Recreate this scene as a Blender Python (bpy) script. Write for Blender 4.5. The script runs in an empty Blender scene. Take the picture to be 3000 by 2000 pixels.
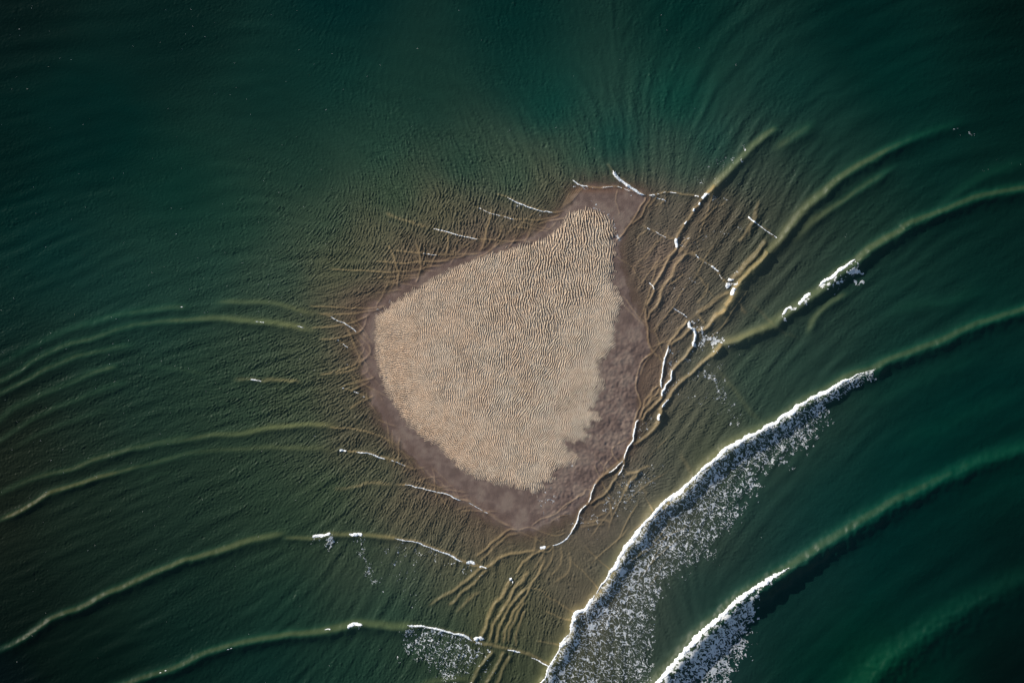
import bpy, math, time
import numpy as np
from mathutils import Vector

T0 = time.time()
scene = bpy.context.scene
R = math.radians

# ------------------------------------------------------------------ camera
# 0.1 m of ground to one photograph pixel: 300 m x 200 m seen from a plane
S = 0.1
cam_d = bpy.data.cameras.new("camera")
cam = bpy.data.objects.new("camera", cam_d)
scene.collection.objects.link(cam)
cam.location = (0, 0, 900.0)
cam.rotation_euler = (0, 0, 0)
cam_d.sensor_width = 36
cam_d.lens = 36 * 900.0 / 300.0
cam_d.clip_start = 1.0
cam_d.clip_end = 30000
scene.camera = cam

# ------------------------------------------------------------------ light
SUN_EL = 24.0
SUN2 = np.array([-0.80, 0.60])              # ground direction towards the sun
world = bpy.data.worlds.new("World")
scene.world = world
world.use_nodes = True
nt = world.node_tree
nt.nodes.clear()
wo = nt.nodes.new("ShaderNodeOutputWorld")
wb = nt.nodes.new("ShaderNodeBackground")
ws = nt.nodes.new("ShaderNodeTexSky")
ws.sky_type = 'NISHITA'
ws.sun_disc = False
ws.sun_elevation = R(SUN_EL)
ws.sun_rotation = math.atan2(SUN2[0], SUN2[1])
wb.inputs['Strength'].default_value = 0.112
nt.links.new(ws.outputs[0], wb.inputs[0])
nt.links.new(wb.outputs[0], wo.inputs[0])
sd = bpy.data.lights.new("sun", 'SUN')
sd.energy = 4.0
sd.angle = R(0.5)
sd.color = (1.0, 0.92, 0.80)
sun = bpy.data.objects.new("sun", sd)
scene.collection.objects.link(sun)
tos = Vector((SUN2[0] * math.cos(R(SUN_EL)), SUN2[1] * math.cos(R(SUN_EL)), math.sin(R(SUN_EL))))
sun.rotation_euler = tos.to_track_quat('Z', 'Y').to_euler()
sun.location = (-80, 60, 80)

scene.view_settings.view_transform = 'Standard'
scene.view_settings.look = 'None'
scene.view_settings.exposure = 0.45
scene.view_settings.gamma = 1.0
scene.view_settings.use_curve_mapping = False
scene.cycles.transparent_max_bounces = 8
scene.cycles.max_bounces = 5
GAIN = np.array([0.92, 0.92, 0.95])         # picture value of a flat white surface

# ------------------------------------------------------------------ helpers
K, H, F = 1000 / 2240., 500 / 2240., 3000 / 2352.


def z(x0, y0, s, txt):
    a = np.array([[float(v) for v in p.split(',')] for p in txt.split()])
    return a * s + np.array([x0, y0])


def cat(*a):
    return np.vstack(a)


def srgb(c):
    c = np.asarray(c, float) / 255.
    return np.where(c <= .04045, c / 12.92, ((c + .055) / 1.055) ** 2.4)


def smooth(a, b, x):
    t = np.clip((x - a) / (b - a), 0, 1)
    return t * t * (3 - 2 * t)


def catmull(p, n=5):
    if len(p) < 3:
        return p
    q = np.vstack([2 * p[0] - p[1], p, 2 * p[-1] - p[-2]])
    out = []
    for i in range(1, len(q) - 2):
        a, b, c, d = q[i - 1], q[i], q[i + 1], q[i + 2]
        for k in range(n):
            t = k / n
            out.append(.5 * ((2 * b) + (c - a) * t + (2 * a - 5 * b + 4 * c - d) * t * t + (3 * b - a - 3 * c + d) * t ** 3))
    out.append(p[-1])
    return np.array(out)


rng = np.random.default_rng(7)


def white(ny, nx, seed):
    return np.fft.rfft2(np.random.default_rng(seed).standard_normal((ny, nx)).astype(np.float32))


def freqs(ny, nx, step):
    fx = np.fft.rfftfreq(nx, step)[None, :]
    fy = -np.fft.fftfreq(ny, step)[:, None]      # rows run down the photograph, y of the world up
    k = np.hypot(fx, fy) + 1e-9
    return k.astype(np.float32), np.arctan2(fy + 0 * fx, fx + 0 * fy).astype(np.float32)


def bandnoise(ny, nx, step, lam, sig, seed, lo=None):
    k, ph = freqs(ny, nx, step)
    f = np.exp(-np.log(k * lam) ** 2 / (2 * sig * sig))
    n = np.fft.irfft2(white(ny, nx, seed) * f, s=(ny, nx))
    return (n / n.std()).astype(np.float32)


TN = 2048                                        # periodic noise tiles, one photograph pixel to a cell
_t = {}


def tile(lam, sig, seed):
    key = (lam, sig, seed)
    if key not in _t:
        _t[key] = bandnoise(TN, TN, 1.0, lam, sig, seed)
    return _t[key]


def samp(t, X, Y):
    X = np.mod(X, TN); Y = np.mod(Y, TN)
    x0 = X.astype(np.int32); y0 = Y.astype(np.int32)
    fx = (X - x0).astype(np.float32); fy = (Y - y0).astype(np.float32)
    x0 %= TN; y0 %= TN
    x1 = (x0 + 1) % TN; y1 = (y0 + 1) % TN
    return (t[y0, x0] * (1 - fx) + t[y0, x1] * fx) * (1 - fy) + (t[y1, x0] * (1 - fx) + t[y1, x1] * fx) * fy


def shepard(cp, X, Y, s=120., p=2.0):
    """smooth field through control points cp = [(px, py, v...)]"""
    cp = np.array(cp, float)
    v = cp[:, 2:]
    num = np.zeros(X.shape + (v.shape[1],), np.float32)
    den = np.zeros(X.shape, np.float32)
    for r in cp:
        w = 1.0 / ((X - r[0]) ** 2 + (Y - r[1]) ** 2 + s * s) ** p
        w = (w * 1e9).astype(np.float32)
        den += w
        for j in range(v.shape[1]):
            num[..., j] += w * r[2 + j]
    return num / den[..., None]


def coarse_field(cp, xs, ys, s=120., p=2.0, n=12):
    """shepard on a coarse lattice, then bilinear to the tensor grid xs, ys"""
    gx = np.linspace(-600, 3600, 211); gy = np.linspace(-600, 2600, 161)
    GX, GY = np.meshgrid(gx, gy)
    f = shepard(cp, GX, GY, s, p)
    ux = np.clip((xs + 600) / 20., 0, 209.999); uy = np.clip((ys + 600) / 20., 0, 159.999)
    ix = ux.astype(int); iy = uy.astype(int)
    fx = (ux - ix)[None, :, None]; fy = (uy - iy)[:, None, None]
    a = f[iy][:, ix]; b = f[iy][:, ix + 1]; c = f[iy + 1][:, ix]; d = f[iy + 1][:, ix + 1]
    return ((a * (1 - fx) + b * fx) * (1 - fy) + (c * (1 - fx) + d * fx) * fy).astype(np.float32)


def oriented(ny, nx, step, theta, lam, seed, lams, sig=.22, kap=9., nth=12):
    """band noise whose crests run along theta (deg, world) with wavelength lam (px)"""
    k, ph = freqs(ny, nx, step)
    W = white(ny, nx, seed)
    th = np.mod(theta + 90., 180.)               # wave vector direction
    out = np.zeros((ny, nx), np.float32)
    ll = np.log(np.clip(lam, lams[0], lams[-1])); L = np.log(lams)
    for j, lm in enumerate(lams):
        if len(lams) == 1:
            wl = np.ones_like(ll)
        else:
            wl = np.interp(ll, L, np.eye(len(lams))[j]).astype(np.float32)
        if wl.max() <= 0:
            continue
        rad = np.exp(-np.log(k * lm) ** 2 / (2 * sig * sig))
        for i in range(nth):
            c = i * 180. / nth
            d = np.abs(np.mod(th - c + 90., 180.) - 90.)
            wt = np.clip(1 - d / (180. / nth), 0, 1) * wl
            if wt.max() <= 0:
                continue
            f = rad * np.exp(kap * (np.cos(2 * (ph - math.radians(c))) - 1))
            n = np.fft.irfft2(W * f, s=(ny, nx))
            out += (wt * (n / n.std())).astype(np.float32)
    return out


def inside(poly, X, Y):
    r = np.zeros(X.shape, bool)
    n = len(poly)
    for i in range(n):
        x1, y1 = poly[i]; x2, y2 = poly[(i + 1) % n]
        if y1 == y2:
            continue
        c = ((y1 > Y) != (y2 > Y)) & (X < (x2 - x1) * (Y - y1) / (y2 - y1) + x1)
        r ^= c
    return r


def sdist(poly, X, Y):
    """signed distance in px, positive inside"""
    best = np.full(X.shape, 1e12, np.float64)
    n = len(poly)
    for i in range(n):
        a = poly[i]; b = poly[(i + 1) % n]
        d = b - a; L = d @ d + 1e-9
        t = np.clip(((X - a[0]) * d[0] + (Y - a[1]) * d[1]) / L, 0, 1)
        q = (X - a[0] - t * d[0]) ** 2 + (Y - a[1] - t * d[1]) ** 2
        np.minimum(best, q, out=best)
    s = np.sqrt(best)
    return np.where(inside(poly, X, Y), s, -s)


def line_dist(pts, X, Y):
    """distance to a polyline, side (+ = towards the sun) and parameter 0..1"""
    best = np.full(X.shape, 1e12); side = np.zeros(X.shape); par = np.zeros(X.shape)
    seg = np.hypot(*(pts[1:] - pts[:-1]).T); cum = np.concatenate([[0], np.cumsum(seg)]); tot = cum[-1]
    for i in range(len(pts) - 1):
        a, b = pts[i], pts[i + 1]
        d = b - a; L = d @ d + 1e-9
        t = np.clip(((X - a[0]) * d[0] + (Y - a[1]) * d[1]) / L, 0, 1)
        qx = X - a[0] - t * d[0]; qy = Y - a[1] - t * d[1]
        q = qx * qx + qy * qy
        n = np.array([-d[1], d[0]])
        if n @ np.array([SUN2[0], -SUN2[1]]) < 0:
            n = -n
        m = q < best
        best = np.where(m, q, best)
        side = np.where(m, np.sign(qx * n[0] + qy * n[1]), side)
        par = np.where(m, (cum[i] + t * seg[i]) / tot, par)
    return np.sqrt(best), side, par


# ------------------------------------------------------------------ outlines read off the photograph
DRY = cat(
    z(1000, 500, K, "230,940 300,890 400,820 520,750 640,680 780,615 900,565 1050,520 1200,480 1330,435 1400,390 1450,330 1490,280 1540,250 1600,243 1660,250 1730,285 1780,330 1800,420 1785,520 1797,620 1782,720 1830,810 1850,890 1825,930 1800,990 1805,1100 1795,1160 1720,1250 1715,1340 1740,1360 1700,1460 1705,1500 1660,1560"),
    [[1755, 1215], [1760, 1237], [1722, 1256], [1741, 1284], [1700, 1296]],
    z(1000, 1300, K, "1480,0 1545,60 1550,115 1480,160 1400,180 1405,235 1350,265 1320,310 1240,325 1150,290 1000,265 880,230 800,180 700,100 640,30 600,0"),
    [[1250, 1295], [1199, 1250], [1154, 1186], [1129, 1147], [1107, 1080], [1098, 1013], [1096, 946]])
WET = catmull(np.array([
    [1075, 908], [1060, 960], [1066, 1060], [1084, 1130], [1108, 1200], [1146, 1265], [1190, 1318], [1240, 1372], [1300, 1428],
    [1380, 1480], [1450, 1520], [1520, 1553], [1570, 1548], [1620, 1525], [1700, 1480], [1735, 1430], [1760, 1385], [1826, 1322],
    [1850, 1262], [1862, 1199], [1865, 1140], [1872, 1080], [1900, 1030], [1890, 969], [1860, 902], [1838, 845], [1822, 790],
    [1812, 735], [1822, 679], [1850, 640], [1890, 578], [1842, 558], [1790, 553], [1737, 551], [1690, 562], [1672, 595],
    [1650, 622], [1610, 650], [1575, 685], [1500, 712], [1400, 742], [1300, 772], [1240, 805], [1180, 838], [1120, 880]], float), 3)

# ------------------------------------------------------------------ wave crests: (points, half width px, slope, [sharp])
RD = []


def rd(p, w, s, taper=.09):
    RD.append((catmull(p), w * (.9 if w < 10 else 1.), s if isinstance(s, (tuple, list)) else (s, s), taper))


Z5 = lambda t: z(2000, 1300, K, t)
Z4 = lambda t: z(1000, 1300, K, t)
Z3 = lambda t: z(2000, 0, K, t)
ZR = lambda t: z(2000, 650, K, t)
ZL = lambda t: z(0, 650, K, t)
ZB = lambda t: z(0, 1300, K, t)
ZC = lambda t: z(1000, 500, K, t)
QA = lambda t: z(1750, 900, H, t)
QB = lambda t: z(1750, 550, H, t)
QC = lambda t: z(1650, 1200, H, t)
QD = lambda t: z(1000, 500, H, t)
QE = lambda t: z(800, 850, H, t)
QF = lambda t: z(1350, 1600, H, t)

# the swells rolling in from the south-east
rd(Z5("900,1760 1040,1650 1150,1568 1250,1460 1400,1360 1560,1240 1720,1130 1900,1020 2100,930 2240,870 2500,760"), 48, (.16, .2, .15, .1, .08))
rd(Z5("-420,1900 -300,1720 -150,1540 0,1370 100,1250 250,1100 400,990 560,870 650,825 750,760 900,670 1050,580 1250,450 1500,310 1700,230 1950,115 2240,30 2500,-60"), 30, (.5, .5, .55, .5, .38, .3, .24, .18, .12))
rd(cat(Z4("1200,1800 1240,1680 1300,1575 1340,1530 1365,1460 1410,1390 1440,1310 1500,1240 1515,1160 1550,1100 1600,1080 1650,1000 1700,940 1760,850 1820,750 1880,650 1960,560 2020,480 2090,410 2160,360 2240,290"),
       ZR("250,1510 350,1450 480,1380 600,1310 700,1250 800,1180 920,1120 1000,1070 1100,1020 1225,978 1350,910 1500,860 1650,800 1800,730 1950,670 2100,610 2240,570 2500,480")), 23, (.3, .3, .32, .4, .5, .42, .33, .3, .28), .04)
rd(cat(ZR("90,960 180,880 250,800 330,780 450,740 560,690 650,615 750,545 850,475 910,430 1000,345 1130,255 1250,170 1380,90 1500,10"),
       Z3("1450,1490 1600,1430 1750,1370 1900,1310 2100,1260 2240,1230 2500,1180")), 21, (.2, .25, .4, .38, .34, .3, .26))
rd(cat(ZR("130,720 180,670 260,580 330,490 380,390 450,300 540,210 620,130 660,70"),
       Z3("700,1480 800,1370 900,1280 1000,1190 1120,1110 1250,1030 1380,960 1550,900 1750,830 1900,780")), 19, (.2, .28, .28, .33, .33, .28, .15, .08))
rd(Z3("700,1620 800,1500 950,1380 1100,1280 1230,1190 1350,1110 1450,1050"), 17, .2, .25)
rd(Z3("130,1300 180,1235 240,1170 320,1090 400,1010 480,940 560,880 650,830"), 15, (.3, .36, .3, .18), .12)
rd(Z3("560,1020 640,960 720,900 820,840 900,790"), 20, .16, .3)
rd(Z3("1550,1500 1700,1340 1850,1230 2000,1150 2200,1080 2400,1040"), 22, .09, .3)
rd(Z3("430,1560 450,1470 480,1400 500,1330 495,1290"), 7, .2, .2)
rd(ZR("330,400 400,310 460,240 520,160 560,90"), 8, .3, .2)
rd(ZR("800,760 830,690 880,620 960,540 1040,490 1110,440"), 15, .22, .25)
rd(ZR("430,510 520,590 600,660 700,740 800,800"), 9, .09, .3)
rd(ZR("350,500 390,560 430,600"), 7, .12, .2)
rd(ZR("200,900 260,990 350,1100 420,1200 520,1290 600,1340"), 11, .09, .3)
rd(ZR("1250,620 1500,560 1700,540 1850,490 2050,420"), 26, .06, .3)
rd(ZR("1000,1300 1200,1200 1500,1060 1800,930 2100,830"), 34, .05, .3)
rd(ZR("1300,1500 1600,1400 1900,1250 2300,1100"), 38, .05, .3)

# the swells wrapping round the west side
rd(ZL("-200,1150 0,1045 200,925 400,830 600,760 800,705 1000,668 1200,645 1400,637 1550,645 1700,665 1850,685 2000,702 2090,722"), 14, (.16, .18, .18, .17, .2, .3, .3))
rd(ZL("-150,1010 50,900 250,800 500,695 700,640 900,600 1100,565 1280,555"), 16, (.1, .1, .14, .16))
rd(ZL("1350,545 1500,532 1650,535 1800,550 1950,580 2120,615"), 12, .16, .2)
rd(ZL("-150,1210 0,1130 150,1050 350,950 550,870 720,825 900,800"), 14, (.14, .2, .18, .1))
rd(ZL("-150,1390 0,1285 100,1215 300,1130 500,1040 650,980 800,950"), 15, (.12, .14, .13, .2))
rd(ZL("-100,1500 0,1430 150,1330 300,1250 500,1170 700,1090 850,1050"), 12, .11)
rd(ZL("0,1540 200,1420 400,1330 600,1260 800,1200"), 12, .06, .3)
rd(ZL("850,960 1000,960 1150,970 1300,1000 1420,1010"), 10, .09, .3)
rd(ZL("1500,1035 1600,1040 1750,1040 1850,1045 1985,1055"), 9, .27, .15)
rd(ZL("600,1560 800,1500 1000,1470 1300,1425 1500,1400 1650,1378 1800,1348 1950,1332 2080,1335 2240,1353"), 12, (.08, .12, .18, .28, .22))
rd(cat(ZL("2150,1345 2240,1353"), z(0, 0, F, "800,983 830,990 870,1000 895,1012 920,1030")), 4, .24)
rd(ZB("-100,360 0,320 150,260 300,210 420,172 600,110 750,60 900,20 1100,-20 1300,-60"), 13, (.1, .16, .2, .16, .1))
rd(ZB("-80,545 0,495 100,450 200,400 300,345 450,285 600,235 750,190 900,150 1100,100 1300,60 1600,30 1800,25 2000,30 2240,50"), 12, (.34, .36, .3, .16, .12, .1, .12, .12))
rd(ZB("900,270 1050,200 1200,190"), 10, .08, .3)
rd(ZB("-150,1400 0,1345 100,1300 200,1240 300,1180 450,1105 600,1040 750,960 900,890 1050,830 1200,775 1350,730 1500,680 1650,635 1850,592 1950,560"), 16, (.14, .28, .32, .32, .32, .28, .18))
rd(cat(ZB("1830,625 1950,620 2050,625 2150,600"), Z4("0,603 150,600 300,610 400,625")), 10, (.2, .3, .3, .3))
rd(Z4("350,618 450,635 550,665 700,725 800,775 870,800 950,812"), 6, (.3, .3, .25))
rd(cat(ZB("350,1780 550,1690 800,1590 900,1550 1050,1500 1200,1440 1350,1380 1500,1330 1650,1290 1850,1265 2050,1235"),
       Z4("0,1203 100,1190 250,1193 430,1200 520,1210")), 18, (.34, .34, .36, .36, .34, .34), .06)
rd(Z4("430,1195 600,1210 750,1245 880,1290 960,1320 1080,1342 1180,1365 1280,1415 1380,1455"), 7, (.36, .3, .25, .2))
rd(Z4("450,1590 600,1570 750,1555 880,1560"), 13, .16, .3)
rd(Z4("0,50 90,50 180,65 300,100 400,135 500,180"), 5, .26)
rd(Z4("330,265 450,275 600,305 750,350 850,390 950,450 1050,510 1150,560"), 4.5, .27)
rd(Z4("-60,310 60,290 200,262 330,268"), 8, .14)
rd(Z4("600,150 680,230 740,290 780,350"), 3, .12)
rd(Z4("1150,560 1240,552 1300,570 1400,600 1480,585"), 3.5, .15)
rd(Z4("1150,570 1250,620 1350,662"), 3.5, .12)
rd(Z4("800,345 900,420 1000,490 1130,552"), 3, .15)

# crests crossing off the southern tip
rd(QF("255,1215 290,1150 330,1050 380,880 450,750 540,660 620,500 680,430"), 8, (.42, .3, .28, .3))
rd(QF("720,380 800,250 830,205 960,100 1040,60 1120,20 1180,0"), 5, .3)
rd(QF("380,1280 400,1150 425,1040 480,940 560,800 650,680 700,560 780,470 850,370 900,280"), 7, (.4, .35, .33, .25))
rd(QF("460,1300 500,1100 560,950 620,820 700,720 790,620 860,520"), 6.5, .36)
rd(QF("550,1300 580,1120 640,980 700,850 800,730 870,620 900,520 1010,380 1070,250 1130,120"), 6, (.34, .3, .26, .2))
rd(QF("620,1280 650,1080 720,930 800,790 870,700"), 5.5, .26)
rd(QF("720,1310 735,1150 790,950 850,830"), 5, .18)
rd(Z4("560,1075 650,1010 750,950 850,870 900,820 970,800 1060,735 1130,718 1200,712 1300,690"), 6.5, (.22, .3, .3, .3, .2))
rd(Z4("700,1065 790,980 860,920 920,855 970,812"), 6.5, .26)
rd(Z4("740,1120 850,1010 930,960"), 7, .14, .25)
rd(Z4("880,750 950,680 1020,620 1100,565 1160,560"), 4.5, .27)
rd(Z4("900,785 960,725 1040,640 1100,600 1170,585"), 4.5, .2)
rd(Z4("840,1600 900,1480 960,1400 1000,1345"), 8, .36)
rd(Z4("925,1610 1000,1490 1040,1420 1070,1350"), 8, .33)
rd(Z4("1010,1590 1060,1480 1110,1385"), 7, .28)
rd(Z4("1170,940 1300,960 1400,1030 1500,1090 1550,1110"), 5, .12)
rd(Z4("1330,1090 1430,1140 1510,1160"), 4, .12)
rd(Z4("1280,1290 1360,1305 1440,1315"), 4, .14)
for k in range(5):
    rd(Z4("%d,%d %d,%d %d,%d" % (1290 + 50 * k, 560 + 90 * k * .3, 1260 + 60 * k, 700 + 30 * k, 1190 + 45 * k, 830 + 25 * k)), 5, .12, .3)

# the eastern shallows
rd(QB("1540,-40 1500,20 1440,70 1390,130 1340,200 1330,230 1260,290 1250,340 1200,410 1150,480 1100,560 1050,630 1030,700 1040,790 950,900 900,1000 830,1130 780,1230 740,1290 745,1350 700,1450 660,1520 640,1568"), 5.5, .4, .03)
rd(QA("630,0 640,80 645,180 660,260 665,380 690,480 740,590 820,660 880,710"), 4, (.4, .4, .3), .04)
rd(QB("1210,860 1120,920 1030,1010 1010,1080 970,1170 900,1240 850,1330 830,1400 830,1450 790,1540 740,1590"), 6, .34)
rd(QA("770,0 690,70 680,130 650,180"), 4, .36, .05)
rd(QB("1060,780 1150,840 1200,880 1290,900"), 7, .2)
rd(QB("1220,640 1150,760 1060,860"), 6, .2)
rd(QB("1130,1130 1010,1230 960,1260"), 5, .2)
rd(QB("640,110 620,180 560,250 520,330 480,400 450,450 380,540 330,620 240,700"), 3.2, .32, .04)
rd(QB("700,110 690,170 640,230 600,320 560,390 490,440 460,480"), 3.2, .32, .04)
rd(QB("790,105 760,150 700,220 660,260"), 3.2, .25)
rd(QB("920,110 880,180 800,220 750,250"), 3.2, .2)
rd(QB("270,20 245,100 240,180 270,260 290,340 260,360"), 2.2, .16)
rd(QB("650,560 560,620 530,700 510,780"), 3, .18)
rd(QB("240,700 215,760 230,860 320,950 450,1030 500,1120 570,1220"), 2.4, .22)
rd(QB("470,1020 580,1040 690,1070"), 2.2, .12)
rd(QB("590,480 650,530 750,580 850,630 950,670 1020,690"), 3, .22)
rd(QB("870,600 950,650 1030,670"), 2.6, .15)
rd(QB("1200,830 1270,870 1320,920 1400,970 1500,1040 1580,1100 1650,1180 1720,1250"), 4, .26)
rd(QB("1970,370 2030,430 2100,480 2180,540 2240,570 2330,640"), 4.5, .3)
rd(QB("640,100 750,90 880,65 1000,70 1100,90 1200,95 1300,115 1370,130"), 4, .3)
rd(QB("2240,690 2180,760 2080,850 1980,960 1880,1070 1780,1190 1740,1260"), 8, .32)
rd(QB("2240,830 2150,930 2050,1030 1950,1150 1850,1250 1800,1300 1770,1400 1750,1470 1680,1568"), 9, .36, .03)
rd(QA("1700,0 1640,60 1560,120 1480,200 1420,260 1330,300 1290,330"), 9, .34)
rd(QB("1740,1350 1600,1450 1500,1530 1420,1590 1300,1650"), 7, .24)
rd(QB("1480,1250 1430,1340 1380,1420 1310,1530"), 6, .14)
rd(QB("2100,300 2080,400 2000,470 1960,560 1900,660 1840,720"), 7, .18)
rd(QA("820,210 780,270 755,330"), 3.5, .2)
rd(QA("1290,60 1350,120 1410,200"), 6, .18)
rd(QA("1190,150 1150,230 1080,290 1010,390 970,440 930,520 935,570 900,640 880,720 860,820 840,900 830,1000 850,1070"), 5.5, .4, .05)
rd(QA("1250,260 1150,340 1080,410 1000,470 960,520"), 6, .34)
rd(QA("1210,170 1215,250 1275,300 1280,400 1260,500 1200,570 1160,640 1080,720 1000,810 970,870 960,940 900,1000 870,1070 840,1100 830,1170 800,1220 740,1280 700,1340 640,1400 610,1440 570,1500"), 6.5, .42, .03)
rd(QA("2300,225 2240,245 2100,310 2000,350 1850,410 1700,460 1620,490"), 11, .3, .2)
rd(QA("1660,470 1620,490 1560,570 1480,640 1380,720 1300,800 1220,870 1130,960 1050,1020 980,1110 920,1200 860,1270 840,1330 850,1370 820,1420 800,1490 760,1540 720,1568"), 8, .4, .04)
rd(QC("1310,-20 1290,20 1260,80 1270,150 1220,200 1150,280 1100,340 1000,400 900,460"), 7, (.42, .36, .26), .05)
rd(QA("740,590 640,650 570,740 540,830 520,920 510,1050 550,1170 570,1280 530,1350 510,1420 490,1480 500,1568"), 3.2, .3)
rd(QA("720,610 660,680 620,750 590,820 560,900"), 3, .22)
rd(QA("820,1020 740,1070 690,1150 620,1220 610,1320 580,1400 545,1470"), 4, .33)
rd(QA("820,1050 780,1130 700,1190 650,1280 600,1350 560,1440"), 4, .33)
rd(QA("790,1170 700,1230 660,1300 620,1370"), 4, .25)
rd(QC("1000,100 960,150 940,230 930,320 900,420 850,490 810,580 790,650 740,700 670,780 570,840 490,890 440,960 390,1050 350,1150 330,1220 290,1270 230,1340 180,1440 130,1568 90,1640"), 5, .42, .03)
rd(QC("790,640 800,700 750,780 700,860 700,900 640,960 600,1030 540,1110 450,1160 390,1200 340,1240"), 5, .38, .05)
rd(QC("760,690 700,750 640,820 560,850"), 3.5, .25)
rd(QC("990,790 960,860 880,950 850,1010 820,1080"), 6, .28)
rd(QC("770,880 880,845 990,815 1060,770 1150,740"), 6, .2)
rd(QC("550,1130 600,1200 625,1290 640,1400"), 5, .16)
rd(QC("680,1170 700,1230"), 5, .12)
rd(QC("1480,540 1560,600 1620,690 1650,780 1700,870"), 9, .07, .3)
rd(QC("1000,960 1060,1020 1110,1110"), 7, .1)
rd(QC("400,1290 480,1240 560,1230"), 5, .15)
rd(QC("430,1400 500,1370 560,1350"), 4, .18)
rd(QC("380,1052 290,1060 270,1110 170,1150 100,1200 30,1290 -40,1330"), 2.2, .22)
rd(QC("870,370 780,410 700,460 640,530 650,600 550,720 540,800 500,880 450,930"), 2.2, .22)
rd(Z4("1600,315 1540,350 1450,420 1400,460 1300,500 1240,550"), 2.6, .22)
rd(Z4("1580,520 1640,510 1720,500 1780,520"), 6, .14)
rd(Z4("1560,545 1650,530 1730,530"), 5, .14)
rd(Z4("1500,460 1420,480 1360,520"), 2.6, .15)
rd(Z4("1290,700 1350,710 1380,690"), 4, .2)
rd(Z4("1860,195 1940,185 1960,170"), 5, .15)

# the criss-cross of thin swash lines along the north-west shore
rd(QD("600,960 650,1030 690,1120 720,1230 750,1320 750,1400 740,1540"), 3.6, .34)
rd(QD("990,950 1030,1090 1040,1200 1040,1290 1020,1360 980,1480"), 3.4, .28)
rd(QD("1405,830 1400,950 1390,1050 1370,1150"), 4, .33)
rd(QD("1990,480 1950,650 1910,780 1880,900 1850,1000 1800,1060"), 4.5, .32)
rd(QD("1960,900 1910,990 1850,1030"), 3, .24)
rd(QD("2120,700 2060,880 2000,990"), 3.4, .22)
rd(QD("1540,900 1500,1020 1450,1080"), 3, .2)
rd(QD("1680,980 1640,1060 1590,1130"), 3, .18)
rd(QD("570,1150 600,1230 560,1300"), 3, .16)
rd(QD("640,1040 800,1062 1030,1080 1200,1095 1400,1110 1600,1095 1750,1100 1850,1070"), 3.4, .26)
rd(QD("400,1190 600,1205 750,1215 950,1215 1150,1200 1340,1185 1450,1150 1600,1120 1700,1080"), 3.4, .27)
rd(QD("-200,1290 50,1300 300,1315 500,1330 750,1330 900,1310 1040,1295 1100,1275 1300,1250 1350,1220"), 3.4, .27)
rd(QD("450,1420 600,1395 750,1390 900,1375 1020,1360"), 3.2, .24)
rd(QD("760,1470 850,1420 1000,1390"), 2.6, .16)
rd(QD("1160,740 1280,795 1400,825 1550,850 1700,885 1900,910 2050,915 2240,935 2350,930"), 3.4, .28)
rd(QD("550,540 700,620 850,670 1000,720 1160,745"), 7, .14)
rd(QD("1400,1050 1500,1080 1650,1090"), 2.6, .16)
rd(ZC("860,230 960,270 1050,300 1150,320 1250,326 1350,318 1410,300 1460,275"), 3.2, .26)
rd(ZC("1000,150 1090,175 1150,205 1220,235 1300,260 1400,277 1470,265"), 3.4, .3)
rd(ZC("1500,60 1560,92 1620,108 1700,112 1810,106 1860,125 1930,140"), 3.4, .32)
rd(ZC("1740,-60 1780,0 1790,30 1850,75 1900,110 1950,145 2000,162"), 6, .36)
for k in range(5):
    rd(ZC("%d,%d %d,%d %d,%d" % (1600 - 22 * k, 95 + 8 * k, 1540 - 18 * k, 165 + 10 * k, 1490 - 14 * k, 235 + 8 * k)), 2.8, .2, .2)
for k in range(5):
    rd(ZC("%d,%d %d,%d %d,%d" % (1420 - 62 * k, 320 + 16 * k, 1380 - 60 * k, 370 + 14 * k, 1330 - 62 * k, 410 + 12 * k)), 2.6, .12, .3)
rd(QE("450,200 700,222 1000,235 1150,240 1300,235 1420,220 1500,200"), 3.4, .24)
rd(QE("600,320 900,316 1100,300 1250,275 1350,260 1500,200"), 3.4, .24)
rd(QE("560,290 640,320 740,345 850,400 950,440 1050,500 1110,560 1200,650 1260,720 1280,800 1270,830 1230,880"), 3.4, (.16, .3, .3, .2, .18))
rd(QE("480,500 750,480 900,460 1000,435 1100,400 1220,350 1290,290"), 3.6, .22)
rd(QE("1050,340 1150,460 1200,520 1260,620"), 2.8, .2)
rd(QE("1190,300 1230,340 1200,470 1110,560"), 2.6, .16)
rd(QE("600,655 800,640 900,620 1020,590 1110,560 1200,490"), 4, .26)
rd(QE("850,660 950,730 1050,780 1130,850 1200,930 1260,1010"), 3.2, .28)
rd(QE("1030,770 1120,730 1200,690"), 3.2, .16)
rd(QE("600,1120 750,1090 900,1050 1000,1010 1100,960 1190,920 1280,830"), 4, .26)
rd(QE("800,1110 950,1080 1100,1010 1190,930"), 4, .2)
rd(QE("900,1280 1000,1240 1200,1180 1340,1120"), 4, .22)
rd(QE("1000,1330 1150,1260 1280,1180"), 4, .18)
rd(QE("880,1275 920,1290 1050,1330 1200,1390 1300,1450"), 3.4, .22)
rd(QE("1250,1010 1230,1080 1130,1130"), 2.6, .14)
rd(QE("1250,1270 1350,1340 1450,1450"), 2.6, .14)
rd(QE("1000,1568 1100,1490 1200,1440 1320,1380"), 4, .2)
LR = np.random.default_rng(77)
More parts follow.
